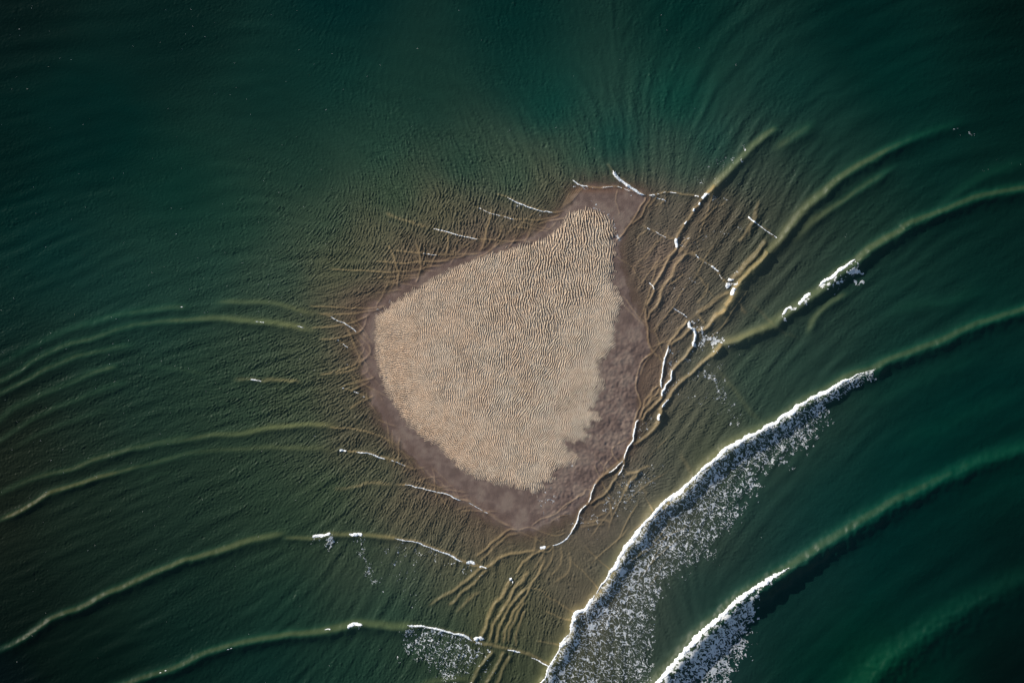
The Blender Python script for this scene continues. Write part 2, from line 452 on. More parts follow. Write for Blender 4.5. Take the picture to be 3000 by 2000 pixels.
for k in range(46):                                          # small wavelets running in all round the west and north-west beach
    i = LR.uniform(0, 1)
    P0 = np.array([[1075, 908], [1066, 1060], [1108, 1200], [1190, 1318], [1300, 1428], [1450, 1520]], float) if k % 2 else np.array([[1640, 635], [1500, 712], [1400, 742], [1300, 772], [1180, 838], [1090, 900]], float)
    q = i * 4.999; j = int(q); c = P0[j] * (1 - q + j) + P0[j + 1] * (q - j)
    tg = P0[j + 1] - P0[j]; tg /= np.hypot(*tg); nn = np.array([-tg[1], tg[0]])
    if nn @ (c - np.array([1450, 1050])) < 0: nn = -nn
    o_ = LR.uniform(-4, 38); L_ = LR.uniform(35, 80); rot = LR.choice([-1, 1]) * LR.uniform(.25, .8)
    dv = tg * math.cos(rot) + nn * math.sin(rot)
    pts = [c + nn * o_ + dv * L_ * u + nn * 6 * LR.normal() * u * u for u in (-1, -.4, .2, .7, 1)]
    rd(np.array(pts), LR.uniform(2.2, 3.6), LR.uniform(.14, .24), .3)
for k in range(40):                                          # and over the eastern shallows
    c = np.array([LR.uniform(1860, 2150), LR.uniform(600, 1050)]) if k % 2 else np.array([LR.uniform(1720, 1960), LR.uniform(1300, 1700)])
    a_ = R(LR.choice([60, 50, 128, 35]) + LR.normal() * 10); L_ = LR.uniform(50, 130)
    dv = np.array([math.cos(a_), -math.sin(a_)]); nn = np.array([-dv[1], dv[0]])
    pts = [c + dv * L_ * u + nn * 5 * LR.normal() * u for u in (-1, -.4, .2, .7, 1)]
    rd(np.array(pts), LR.uniform(2.2, 3.4), LR.uniform(.14, .24), .3)
for k in range(6):                                           # lines feeling their way round the south-west beach
    rd(Z4("%d,%d %d,%d %d,%d" % (330 + 75 * k, 10 + 62 * k, 430 + 75 * k, 80 + 58 * k, 480 + 80 * k, 160 + 55 * k)), 2.8, .16, .25)
    rd(Z4("%d,%d %d,%d %d,%d" % (280 + 90 * k, 130 + 62 * k, 390 + 90 * k, 100 + 62 * k, 490 + 90 * k, 90 + 62 * k)), 3.0, .14, .25)


def ridge_field(xs, ys, maxw=1e9, k=1.0):
    out = np.zeros((len(ys), len(xs)), np.float32)
    hot = np.zeros_like(out); hot2 = np.zeros_like(out)
    lx_ = tile(230, .4, 16); ly_ = tile(230, .4, 17)
    wx = tile(90, .5, 11); wy = tile(90, .5, 12); ws_ = tile(22, .5, 13); wt_ = tile(22, .5, 14); am = tile(60, .6, 15)
    for p, w, s, taper in RD:
        if w > maxw:
            continue
        m = 4.2 * w + 8
        i0, i1 = np.searchsorted(xs, [p[:, 0].min() - m, p[:, 0].max() + m])
        j0, j1 = np.searchsorted(ys, [p[:, 1].min() - m, p[:, 1].max() + m])
        if i1 - i0 < 2 or j1 - j0 < 2:
            continue
        X, Y = np.meshgrid(xs[i0:i1], ys[j0:j1])
        a = min(5., 1.0 + .2 * w)
        b = min(1.1, .3 + .05 * w)
        if w > 9:
            X2 = X + 2. * samp(lx_, X, Y) + .5 * samp(wx, X, Y)
            Y2 = Y + 2. * samp(ly_, X, Y) + .5 * samp(wy, X, Y)
        else:
            X2 = X + a * .55 * samp(wx, X, Y) + b * .7 * samp(ws_, X, Y)
            Y2 = Y + a * .55 * samp(wy, X, Y) + b * .7 * samp(wt_, X, Y)
        sh = .5 * w if w > 9 else .35 * w          # the traced line is the sunlit face, the top stands behind it
        d, sg, t = line_dist(p, X2 + sh * SUN2[0], Y2 - sh * SUN2[1])
        st = np.interp(t, np.linspace(0, 1, len(s)), s)
        tp = smooth(0, taper, t) * smooth(0, taper, 1 - t)
        st = st * tp * (1 + (.10 if w < 10 else .05) * samp(am, X, Y)) * (1.8 if w < 8 else 1.75)
        wf = w * (1 + (.07 if w < 10 else .03) * samp(am, X + 300, Y))
        ww = np.where(sg > 0, wf * .80, wf * 1.0)
        e_ = .16 * w
        h = st * w * .1 / .80 * np.exp(-((np.sqrt(d * d + e_ * e_) - e_) / ww) ** 1.4)
        out[j0:j1, i0:i1] += (k * h).astype(np.float32)
        g_ = (np.clip(st / .4, 0, 1.2) * np.exp(-(np.where(sg > 0, np.abs(d - .55 * w), d + .55 * w) / (.68 * w)) ** 2)).astype(np.float32)  # mask leans to the sunny face, for crest highlights painted into the colour
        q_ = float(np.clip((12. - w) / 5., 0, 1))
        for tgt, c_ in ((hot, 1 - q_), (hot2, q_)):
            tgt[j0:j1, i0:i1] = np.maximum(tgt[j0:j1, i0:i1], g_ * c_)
    return out, hot, hot2


def axis(lo, hi, step, far=3):
    core = np.arange(lo, hi + .1, step)
    g = [step * 1.6]
    tot = g[0]
    L = []
    while tot < 40000:
        L.append(tot); g.append(g[-1] * 1.45); tot += g[-1]
    L = np.array(L)
    return np.concatenate([lo - L[::-1], core, hi + L]), len(L)


# ------------------------------------------------------------------ mesh building
def grid_mesh(name, xs, ys, Z, cell=None, cols=None, scal=None):
    ny, nx = Z.shape
    X, Y = np.meshgrid(xs, ys)
    idx = np.arange(nx * ny, dtype=np.int64).reshape(ny, nx)
    q = np.stack([idx[1:, :-1], idx[1:, 1:], idx[:-1, 1:], idx[:-1, :-1]], -1)   # rows run down: this order faces up
    if cell is not None:
        q = q[cell]
    q = q.reshape(-1, 4)
    co = np.stack([(X - 1500) * S, (1000 - Y) * S, Z], -1).reshape(-1, 3)
    used = np.unique(q)
    remap = np.zeros(nx * ny, np.int64); remap[used] = np.arange(len(used))
    q = remap[q]
    co = co[used]
    me = bpy.data.meshes.new(name)
    me.vertices.add(len(co)); me.vertices.foreach_set('co', co.astype(np.float32).ravel())
    n = len(q)
    me.loops.add(n * 4); me.loops.foreach_set('vertex_index', q.astype(np.int32).ravel())
    me.polygons.add(n); me.polygons.foreach_set('loop_start', np.arange(0, n * 4, 4, dtype=np.int32))
    try:
        me.polygons.foreach_set('loop_total', np.full(n, 4, np.int32))
    except Exception:
        pass
    me.update(calc_edges=True)
    me.polygons.foreach_set('use_smooth', np.ones(n, bool))
    for k, v in (cols or {}).items():
        a = me.attributes.new(k, 'FLOAT_COLOR', 'POINT')
        c = np.ones((len(used), 4), np.float32); c[:, :3] = v.reshape(-1, 3)[used]
        a.data.foreach_set('color', c.ravel())
    for k, v in (scal or {}).items():
        a = me.attributes.new(k, 'FLOAT', 'POINT')
        a.data.foreach_set('value', v.reshape(-1)[used].astype(np.float32))
    return me


def link(name, me, mat, parent=None, **tags):
    o = bpy.data.objects.new(name, me)
    scene.collection.objects.link(o)
    if me is not None and mat is not None:
        me.materials.append(mat)
    if parent is not None:
        o.parent = parent
    for k, v in tags.items():
        o[k] = v
    return o


# ------------------------------------------------------------------ materials
def material(name):
    m = bpy.data.materials.new(name)
    m.use_nodes = True
    n = m.node_tree.nodes; l = m.node_tree.links
    return m, n, l, n['Principled BSDF']


def noise_node(n, l, scale, detail, rough, coord, vec=None):
    t = n.new('ShaderNodeTexNoise')
    t.inputs['Scale'].default_value = scale
    t.inputs['Detail'].default_value = detail
    t.inputs['Roughness'].default_value = rough
    l.new(coord, t.inputs['Vector'])
    return t


def mapping(n, l, coord, rot, sc):
    m = n.new('ShaderNodeMapping')
    m.inputs['Rotation'].default_value = (0, 0, R(rot))
    m.inputs['Scale'].default_value = sc
    l.new(coord, m.inputs['Vector'])
    return m.outputs[0]


def water_material():
    m, n, l, b = material('sea_water')
    a = n.new('ShaderNodeAttribute'); a.attribute_name = 'tint'
    c = n.new('ShaderNodeAttribute'); c.attribute_name = 'cover'
    r = n.new('ShaderNodeAttribute'); r.attribute_name = 'chop'
    g = n.new('ShaderNodeTexCoord')
    # patches of suspended silt
    s1 = noise_node(n, l, .09, 6, .6, mapping(n, l, g.outputs['Object'], -28, (1, 2.6, 1)))
    mr = n.new('ShaderNodeMapRange')
    mr.inputs['From Min'].default_value = .3; mr.inputs['From Max'].default_value = .7
    mr.inputs['To Min'].default_value = .92; mr.inputs['To Max'].default_value = 1.08
    l.new(s1.outputs['Fac'], mr.inputs['Value'])
    mx = n.new('ShaderNodeVectorMath'); mx.operation = 'SCALE'
    l.new(a.outputs['Color'], mx.inputs[0]); l.new(mr.outputs[0], mx.inputs['Scale'])
    l.new(mx.outputs[0], b.inputs['Base Color'])
    l.new(c.outputs['Fac'], b.inputs['Alpha'])
    b.inputs['Roughness'].default_value = .38
    b.inputs['IOR'].default_value = 1.33
    b.inputs['Specular IOR Level'].default_value = .1
    # wind chop
    n1 = noise_node(n, l, 1.1, 5, .62, mapping(n, l, g.outputs['Object'], -25, (1, 1.9, 1)))
    n2 = noise_node(n, l, 3.2, 3, .6, g.outputs['Object'])
    ad = n.new('ShaderNodeMath'); ad.operation = 'MULTIPLY_ADD'
    ad.inputs[1].default_value = .25
    l.new(n2.outputs['Fac'], ad.inputs[0]); l.new(n1.outputs['Fac'], ad.inputs[2])
    hm = n.new('ShaderNodeMath'); hm.operation = 'MULTIPLY'
    l.new(ad.outputs[0], hm.inputs[0]); l.new(r.outputs['Fac'], hm.inputs[1])
    bp = n.new('ShaderNodeBump')
    bp.inputs['Strength'].default_value = 1.0
    bp.inputs['Distance'].default_value = .17
    l.new(hm.outputs[0], bp.inputs['Height'])
    l.new(bp.outputs[0], b.inputs['Normal'])
    return m


def sand_material(name, dist, s1, s2, rough, spec, var=.14):
    m, n, l, b = material(name)
    a = n.new('ShaderNodeAttribute'); a.attribute_name = 'tint'
    g = n.new('ShaderNodeTexCoord')
    t = noise_node(n, l, .35, 7, .65, g.outputs['Object'])
    mr = n.new('ShaderNodeMapRange')
    mr.inputs['From Min'].default_value = .3; mr.inputs['From Max'].default_value = .7
    mr.inputs['To Min'].default_value = 1 - var; mr.inputs['To Max'].default_value = 1 + var
    l.new(t.outputs['Fac'], mr.inputs['Value'])
    mx = n.new('ShaderNodeVectorMath'); mx.operation = 'SCALE'
    l.new(a.outputs['Color'], mx.inputs[0]); l.new(mr.outputs[0], mx.inputs['Scale'])
    l.new(mx.outputs[0], b.inputs['Base Color'])
    b.inputs['Roughness'].default_value = rough
    b.inputs['Specular IOR Level'].default_value = spec
    n1 = noise_node(n, l, s1, 4, .6, g.outputs['Object'])
    bp = n.new('ShaderNodeBump')
    bp.inputs['Distance'].default_value = dist
    l.new(n1.outputs['Fac'], bp.inputs['Height'])
    l.new(bp.outputs[0], b.inputs['Normal'])
    return m


def foam_material():
    m, n, l, b = material('sea_foam')
    g = n.new('ShaderNodeTexCoord')
    t = noise_node(n, l, 1.5, 4, .6, g.outputs['Object'])
    cr = n.new('ShaderNodeValToRGB')
    cr.color_ramp.elements[0].position = .3; cr.color_ramp.elements[0].color = (.55, .60, .64, 1)
    cr.color_ramp.elements[1].position = .65; cr.color_ramp.elements[1].color = (.84, .85, .85, 1)
    l.new(t.outputs['Fac'], cr.inputs[0])
    l.new(cr.outputs[0], b.inputs['Base Color'])
    b.inputs['Roughness'].default_value = .8
    b.inputs['Specular IOR Level'].default_value = .2
    n1 = noise_node(n, l, 2.5, 4, .65, g.outputs['Object'])
    bp = n.new('ShaderNodeBump')
    bp.inputs['Distance'].default_value = .22
    l.new(n1.outputs['Fac'], bp.inputs['Height'])
    l.new(bp.outputs[0], b.inputs['Normal'])
    return m


WATER = water_material()
DRYSAND = sand_material('dry_sand', .05, 5.0, 1, .95, .1, .10)
WETSAND = sand_material('wet_sand', .03, 3.2, 1, .62, .25, .06)
BED = sand_material('seabed_sand', .05, 2.5, 1, .9, .1, .15)
FOAM = foam_material()


def thin_foam():
    m = FOAM.copy(); m.name = 'thin_sea_foam'
    b = m.node_tree.nodes['Principled BSDF']
    b.inputs['Alpha'].default_value = .62            # a film of bubbles: the water shows through it
    return m


THIN = thin_foam()

# ------------------------------------------------------------------ water: colour of the sea from place to place
CP = [
 (0, 0, 10, 27, 26), (500, 100, 10, 34, 32), (1000, 0, 3, 38, 38), (1500, 60, 3, 40, 38), (2000, 60, 3, 40, 37), (2500, 80, 5, 35, 33), (3000, 0, 6, 26, 24),
 (1000, 250, 8, 48, 44), (1500, 220, 6, 48, 44), (0, 500, 4, 31, 29), (300, 400, 3, 36, 34), (550, 580, 6, 46, 40), (800, 300, 12, 44, 40), (900, 500, 13, 52, 45),
 (1250, 320, 11, 51, 45), (1600, 300, 8, 56, 50), (2000, 280, 4, 58, 50), (2300, 300, 4, 50, 46), (2600, 250, 5, 42, 38), (2950, 300, 7, 31, 29),
 (1800, 430, 16, 58, 52), (2100, 430, 18, 60, 54), (2000, 500, 44, 68, 58), (2200, 520, 48, 64, 56), (2400, 480, 14, 52, 46), (2700, 450, 8, 42, 38), (2950, 520, 12, 38, 33),
 (150, 750, 12, 45, 42), (350, 880, 22, 55, 50), (0, 950, 16, 42, 38), (600, 800, 30, 62, 54), (800, 800, 48, 68, 56), (700, 650, 22, 58, 48), (950, 650, 50, 70, 56),
 (1000, 780, 74, 78, 60), (1150, 560, 52, 72, 56), (1100, 430, 26, 64, 54), (1100, 700, 84, 84, 66), (1350, 480, 34, 64, 53), (1300, 620, 86, 84, 66), (1500, 530, 50, 72, 58), (1620, 560, 76, 77, 62), (1500, 640, 92, 84, 70), (1400, 700, 96, 84, 72),
 (1700, 500, 42, 70, 58), (1850, 520, 40, 66, 56), (1950, 600, 90, 84, 74), (2060, 620, 86, 76, 66), (2150, 640, 78, 72, 62), (2250, 660, 62, 68, 58), (1950, 760, 104, 90, 80), (2100, 760, 82, 78, 68), (2230, 800, 62, 72, 62),
 (2350, 700, 36, 58, 50), (2500, 620, 22, 50, 42), (2750, 620, 12, 40, 36), (2950, 700, 12, 36, 33), (1980, 900, 96, 86, 76), (2100, 900, 82, 80, 70), (2250, 950, 52, 68, 58), (2400, 850, 28, 56, 50), (2600, 850, 16, 50, 44), (2900, 880, 12, 44, 39),
 (1900, 1100, 104, 88, 78), (2050, 1100, 74, 78, 68), (2200, 1080, 44, 66, 56), (2350, 1050, 22, 56, 50), (2600, 1080, 10, 44, 40), (2900, 1150, 6, 38, 36), (2000, 1230, 76, 78, 66), (2130, 1250, 64, 72, 60), (2250, 1200, 30, 58, 52),
 (1850, 1400, 86, 84, 74), (1980, 1380, 74, 76, 66), (2060, 1350, 66, 72, 58), (2200, 1450, 20, 56, 52), (2400, 1450, 10, 52, 48), (2600, 1350, 6, 46, 42), (2750, 1250, 4, 42, 38), (2950, 1350, 6, 42, 36), (2350, 1600, 16, 50, 48), (2550, 1550, 5, 40, 38), (2750, 1650, 2, 34, 32), (2980, 1600, 2, 26, 25),
 (1750, 1550, 90, 82, 72), (1650, 1650, 90, 84, 70), (1700, 1750, 86, 80, 68), (1600, 1850, 76, 76, 60), (1550, 1960, 60, 70, 54), (1850, 1650, 70, 76, 66), (1900, 1850, 52, 66, 58), (2050, 1750, 20, 54, 50), (2050, 1950, 20, 50, 50), (2250, 1750, 12, 44, 42), (2350, 1950, 6, 40, 34), (2550, 1950, 2, 44, 32), (2650, 1800, 2, 38, 34), (2980, 1980, 1, 20, 20),
 (1400, 1580, 92, 82, 68), (1500, 1700, 84, 82, 64), (1450, 1820, 78, 80, 58), (1300, 1600, 82, 80, 66), (1200, 1500, 84, 80, 64), (1100, 1400, 72, 76, 60), (1250, 1430, 92, 82, 70), (1350, 1700, 72, 76, 60), (1200, 1680, 56, 70, 58), (1300, 1850, 44, 64, 52), (1150, 1800, 26, 60, 50), (1250, 1960, 30, 56, 46), (1050, 1950, 18, 50, 42), (1430, 1960, 56, 66, 48),
 (1050, 1600, 46, 62, 50), (950, 1450, 50, 66, 50), (1030, 1280, 76, 74, 60), (1000, 1150, 78, 78, 62), (1030, 1000, 84, 78, 64), (900, 1000, 64, 74, 58), (850, 1150, 58, 70, 54), (880, 1280, 56, 68, 54), (750, 1000, 46, 64, 52), (700, 1200, 40, 60, 48), (750, 1400, 38, 58, 46), (600, 1100, 38, 60, 48), (500, 950, 30, 58, 50),
 (450, 1200, 30, 52, 44), (300, 1050, 30, 50, 42), (500, 1350, 34, 52, 42), (250, 1300, 32, 46, 38), (0, 1150, 22, 32, 28), (50, 1300, 32, 38, 30), (0, 1500, 26, 32, 26), (250, 1480, 28, 42, 34), (550, 1500, 30, 48, 40), (850, 1550, 34, 56, 44), (100, 1750, 14, 25, 22), (300, 1650, 22, 38, 32), (550, 1700, 20, 42, 36), (850, 1750, 18, 50, 42), (300, 1950, 9, 25, 22), (550, 1900, 12, 36, 32), (800, 1950, 12, 42, 38), (0, 1980, 8, 18, 17),
 (1060, 900, 92, 80, 68), (1200, 760, 94, 82, 68), (-500, 1000, 6, 24, 22), (3500, 1000, 3, 26, 25), (1500, -500, 3, 30, 30), (1500, 2500, 12, 36, 32)]
# the water's own colour (picture value over the light a level surface gets)
CPL = [(c[0], c[1], *(srgb(c[2:]) / GAIN)) for c in CP]

# ripples: px, py, crest direction deg, wavelength px, slope
RP = [
 (850, 1000, 20, 10, .26), (900, 1130, 26, 11, .28), (850, 1150, 30, 11, .28), (700, 1100, 14, 12, .22), (560, 1080, 12, 13, .16), (950, 880, 15, 10, .22), (900, 760, 35, 10, .24), (1000, 700, 60, 10, .28), (1080, 620, 80, 10, .27),
 (1250, 660, 62, 11, .30), (1150, 550, 108, 11, .22), (1350, 600, 70, 12, .3), (1500, 590, 72, 12, .27), (1620, 560, 55, 9, .28), (1600, 590, 50, 9, .2), (1300, 440, 122, 18, .17), (1250, 500, 112, 14, .2), (1450, 500, 112, 15, .2), (1550, 400, 120, 22, .12), (1600, 500, 105, 16, .2), (1700, 480, 95, 14, .16), (1500, 330, 122, 28, .07),
 (1800, 430, 110, 24, .12), (1900, 450, 95, 18, .14), (1950, 520, 80, 12, .16), (2050, 500, 60, 12, .14), (2200, 450, 60, 26, .12), (2000, 700, 32, 9, .24), (1920, 780, 20, 8, .22), (1900, 700, 35, 8, .22), (1950, 620, 50, 9, .2), (2100, 650, 40, 9, .24), (2100, 780, 42, 9, .22), (2000, 850, 45, 8, .26), (2200, 600, 48, 13, .2), (2300, 620, 50, 18, .1),
 (2300, 850, 45, 14, .1), (2450, 750, 40, 20, .09), (2200, 1000, 40, 14, .12), (2050, 950, 45, 9, .18), (1940, 1100, 70, 7, .18), (2050, 1200, 30, 10, .2), (2050, 1350, 20, 10, .16), (1900, 1300, 55, 9, .22), (1850, 1450, 8, 9, .22), (1750, 1600, 130, 9, .17), (1650, 1550, 40, 8, .12), (1650, 1700, 75, 10, .16), (1800, 1550, 100, 10, .06),
 (1500, 1560, 50, 8, .12), (1300, 1550, 72, 9, .28), (1200, 1500, 66, 10, .28), (1100, 1480, 55, 11, .24), (1400, 1620, 78, 9, .22), (1150, 1600, 66, 12, .16), (1250, 1700, 60, 12, .2), (1150, 1650, 70, 14, .12), (1350, 1750, 82, 13, .16), (1600, 1800, 80, 12, .26), (1550, 1700, 55, 12, .22), (1500, 1850, 80, 13, .2), (1700, 1880, 80, 9, .14), (1600, 1960, 85, 12, .14),
 (950, 1300, 30, 12, .24), (1050, 1350, 50, 11, .27), (1150, 1350, 62, 9, .24), (800, 1300, 34, 13, .2), (700, 1400, 30, 13, .17), (550, 1300, 18, 14, .14), (400, 1300, 12, 14, .13), (400, 1100, 14, 14, .16), (250, 1200, 22, 15, .15), (200, 1600, 20, 14, .10), (450, 1550, 20, 13, .11), (700, 1600, 34, 14, .12), (850, 1500, 45, 14, .14), (900, 1700, 62, 20, .11), (1050, 1750, 70, 22, .1), (800, 1850, 55, 24, .07), (300, 1850, 20, 18, .05),
 (600, 900, 22, 11, .14), (400, 850, 25, 12, .1), (250, 750, 20, 13, .07), (700, 700, 32, 10, .13), (850, 650, 45, 10, .17), (600, 550, 20, 12, .05), (900, 550, 60, 12, .11), (1000, 450, 130, 20, .07), (300, 300, 20, 16, .025), (800, 300, 30, 16, .03), (1200, 150, 70, 36, .02), (1300, 300, 120, 28, .04),
 (1700, 200, 90, 40, .03), (2100, 250, 60, 40, .035), (2500, 200, 25, 40, .025), (2500, 400, 30, 36, .035), (2900, 500, 20, 30, .04), (2700, 800, 20, 26, .05), (2900, 1000, 22, 30, .035), (2400, 1100, 40, 26, .045), (2300, 1400, 35, 30, .035), (2700, 1400, 40, 40, .02), (2500, 1800, 35, 40, .02), (2900, 1800, 30, 40, .02), (2100, 1800, 60, 20, .03)]
# long faint bands of the refracted swell
RQ = [(1300, 420, 132, 50, .07), (1600, 380, 120, 46, .07), (1000, 500, 146, 60, .05), (1900, 380, 96, 48, .07), (2100, 320, 62, 60, .07), (2300, 250, 48, 80, .05), (2600, 250, 20, 110, .035), (2900, 250, 5, 110, .03), (1600, 150, 140, 100, .02), (2000, 120, 50, 90, .03), (1200, 150, 165, 100, .02), (2400, 100, 25, 80, .03),
      (500, 600, 8, 90, .02), (500, 300, 5, 110, .02), (200, 800, 25, 60, .04), (300, 1100, 22, 46, .08), (700, 1100, 14, 46, .07), (200, 1400, 22, 50, .06), (700, 1500, 24, 60, .05), (500, 1800, 26, 60, .04), (1100, 1750, 60, 50, .06), (900, 900, 10, 40, .05),
      (2500, 700, 40, 60, .06), (2300, 600, 60, 44, .09), (2350, 1000, 45, 60, .06), (2600, 1000, 30, 90, .04), (2900, 1200, 28, 100, .03), (2500, 1500, 40, 110, .025), (2800, 1700, 35, 120, .025), (2200, 1250, 60, 44, .06), (1700, 1700, 130, 50, .04), (1600, 1850, 75, 40, .06)]

print('setup', time.time() - T0)
STEP = 1.85
xs, nx_out = axis(-330, 3330, STEP)
ys, ny_out = axis(-300, 2300, STEP)
NX, NY = len(xs), len(ys)
CX = slice(nx_out, NX - nx_out); CY = slice(ny_out, NY - ny_out)
cx, cy = xs[CX], ys[CY]


def dir_field(cp, a, b, s, p):
    f = coarse_field([(c[0], c[1], math.cos(2 * R(c[2])), math.sin(2 * R(c[2])), math.log(c[3]), c[4]) for c in cp], a, b, s, p)
    th = np.degrees(np.arctan2(f[..., 1], f[..., 0])) / 2
    return th, np.exp(f[..., 2]), f[..., 3]


ny_, nx_ = len(cy), len(cx)
th, lam, am = dir_field(RP, cx, cy, 45., 1.8)
wob = bandnoise(ny_, nx_, STEP, 120, .5, 21)
lam = lam * np.where(lam < 16, .80, 1.)
rip = oriented(ny_, nx_, STEP, th + 9 * wob, lam, 3, np.array([5.5, 7.5, 10., 14., 20., 32.]), sig=.46, kap=1.9)
ripB = oriented(ny_, nx_, STEP, th + 55, lam * .9, 33, np.array([6., 9., 14., 24.]), sig=.3, kap=2.)
patch = bandnoise(ny_, nx_, STEP, 60, .5, 22)
ripC = oriented(ny_, nx_, STEP, th + 5 * wob, lam * 1.45, 34, np.array([8., 11., 15., 22.]), sig=.24, kap=13., nth=16)
long_ = np.clip((am - .06) / .12, 0, 1) * .55
rip = rip * (1 + .25 * patch) * (1 - .3 * long_) + long_ * .8 * ripC + .38 * ripB
del ripC
rip = np.clip(rip, -3, 3)
sharp = rip + .16 * (rip * rip - 1)
hcore = am * lam * .1 / (2 * math.pi) * sharp * np.interp(am, [.06, .12, .2, .26], [.55, .8, 1.5, 2.1]) * np.where(lam > 15, .7, 1.)
del rip, ripB
th2, lam2, am2 = dir_field(RQ, cx, cy, 90., 1.8)
rq = oriented(ny_, nx_, STEP, th2, lam2, 5, np.array([40., 60., 90., 130.]), sig=.4, kap=11., nth=18)
hcore += am2 * lam2 * .1 / (2 * math.pi) * rq * 1.25
fine = bandnoise(ny_, nx_, STEP, 7., .35, 41)
chopf = np.clip(.12 + am * 2.6, .15, .9)
mott = bandnoise(ny_, nx_, STEP, 13., .45, 42)
mott2 = bandnoise(ny_, nx_, STEP, 30., .5, 43)
brk_ = 1 + .5 * bandnoise(ny_, nx_, STEP, 90., .6, 44)
ms = np.interp(am, [.03, .08, .15, .25], [.020, .06, .11, .12]) * np.clip(brk_, .2, 2)
hcore += (ms * 13. * mott * .8 + ms * 30. * mott2 * .35) * .1 / (2 * math.pi)
del mott, mott2, brk_, ms
hcore += (.003 + .05 * np.clip(am - .07, 0, .2)) * fine
print('ripples', time.time() - T0)

XC, YC = np.meshgrid(xs, ys)
gx = np.linspace(-1200, 4200, 541); gy = np.linspace(-1200, 3200, 441)


def lat(poly, a, b, step=5.0):
    """signed distance on a lattice, bilinear onto the tensor grid"""
    lx = np.arange(-1500, 4501, 10.); ly = np.arange(-1500, 3501, 10.)
    GX, GY = np.meshgrid(lx, ly)
    f = sdist(poly, GX, GY)
    ux = np.clip((a + 1500) / 10., 0, len(lx) - 1.001); uy = np.clip((b + 1500) / 10., 0, len(ly) - 1.001)
    ix = ux.astype(int); iy = uy.astype(int)
    fx = (ux - ix)[None, :]; fy = (uy - iy)[:, None]
    return ((f[iy][:, ix] * (1 - fx) + f[iy][:, ix + 1] * fx) * (1 - fy) + (f[iy + 1][:, ix] * (1 - fx) + f[iy + 1][:, ix + 1] * fx) * fy)


dw = lat(WET, xs, ys)                          # + inside the wet sand
dw = dw + 3.0 * samp(tile(60, .6, 51), XC, YC) + 1.2 * samp(tile(14, .5, 52), XC, YC)
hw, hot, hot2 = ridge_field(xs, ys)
hz = np.zeros((NY, NX), np.float32)
fade = smooth(-2, -30, dw)                     # ripples die out over the last half metre of depth
hcore *= 1 - .6 * np.clip(np.maximum(hot[CY, CX], hw[CY, CX] / .35), 0, 1)
chopf = chopf * (1 - .8 * np.clip(hw[CY, CX] / .35, 0, 1))
rim = (smooth(0, 150, cx + 330) * smooth(0, 150, 3330 - cx))[None, :] * (smooth(0, 150, cy + 300) * smooth(0, 150, 2300 - cy))[:, None]
hcore *= rim
hz[CY, CX] = hcore * np.clip(fade[CY, CX] * .92 + .08, 0, 1)
edge = smooth(-140, -60, XC) * smooth(-140, -60, 3000 - XC) * 1.0
hz += hw
far_ = smooth(-120, -520, dw)[..., None]
tint = coarse_field(CPL, xs, ys, 75., 2.0) * (1 - far_) + coarse_field(CPL, xs, ys, 190., 2.4) * far_
# crest colours: sunny-side highlight painted in, with some stirred-up sand
tint = tint * (.95 - .15 * far_)
near = (np.exp(np.clip(dw, -400, 0) / 32.) * .9)[..., None]
tint = tint * (1 - near) + (srgb([102, 85, 74]) / GAIN) * near
tint = np.maximum(tint - np.array([.0020, .0022, .0026]), np.array([.0003, .004, .004]))
sunlit_crest = np.clip(hot, 0, 1.4)[..., None] * .42  # swell highlight painted into the tint, on the side facing the sun
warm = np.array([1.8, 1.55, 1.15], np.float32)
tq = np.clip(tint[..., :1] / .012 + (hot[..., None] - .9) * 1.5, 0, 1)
sunlit_line = np.clip(hot2 * 1.3, 0, 1)[..., None] * .25 * np.clip((tint[..., :1] - .01) / .06, .03, 1)  # thin crests: foam-tinged, with a sunny-side highlight painted in
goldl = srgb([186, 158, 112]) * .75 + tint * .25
tint = tint * (1 - sunlit_line) + goldl * sunlit_line
tint = tint * (1 - sunlit_crest) + tint * warm * sunlit_crest + sunlit_crest * (np.array([.050, .045, .016]) * tq + np.array([.002, .030, .015]) * (1 - tq))
depth = np.clip(-dw, 0, None) * .011 + .02
cover = 1 - np.exp(-depth / .26)
cover = np.clip(cover * 1.02, .02, 1.0)
cover = np.where(dw > 6, .02, cover)
chop = np.zeros((NY, NX), np.float32) + .3
chop[CY, CX] = chopf
chop *= np.clip(fade + .15, 0, 1) * (1 - .75 * np.clip(hot, 0, 1))
zw = .05 + hz + np.where(dw > 0, -.02 * np.clip(dw, 0, 10), 0)
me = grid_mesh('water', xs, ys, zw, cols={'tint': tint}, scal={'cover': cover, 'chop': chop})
link('water', me, WATER, kind='structure', label='deep green sea water with curved swells wrapping round the sandbar')
print('water', time.time() - T0)

# ------------------------------------------------------------------ bed and wet beach
bx, nbx = axis(960, 1960, 2.0)
by, nby = axis(470, 1640, 2.0)
XB, YB = np.meshgrid(bx, by)
dB = lat(WET, bx, by) + 3.0 * samp(tile(60, .6, 51), XB, YB) + 1.2 * samp(tile(14, .5, 52), XB, YB)
zb = np.where(dB > 0, .03 + .12 * (1 - np.exp(-np.clip(dB, 0, None) / 30.)), 0.03 + np.maximum(dB * .011, -7.0))
se = shepard([(1840, 1180, 1.), (1800, 1250, 1.), (1720, 1400, .8), (1700, 1340, .9), (1830, 1050, .8), (1820, 950, .3), (1700, 560, 0), (1200, 850, 0), (1080, 1000, 0), (1200, 1320, 0), (1450, 1500, 0.1), (1850, 700, 0)], XB, YB, 40., 2.)[..., 0]
lump = samp(tile(34, .45, 61), XB, YB) + .6 * samp(tile(15, .4, 62), XB, YB)
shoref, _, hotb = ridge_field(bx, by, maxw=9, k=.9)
nb = bandnoise(len(by), len(bx), 2.0, 6.5, .45, 63)
inb = smooth(-10, 10, dB)
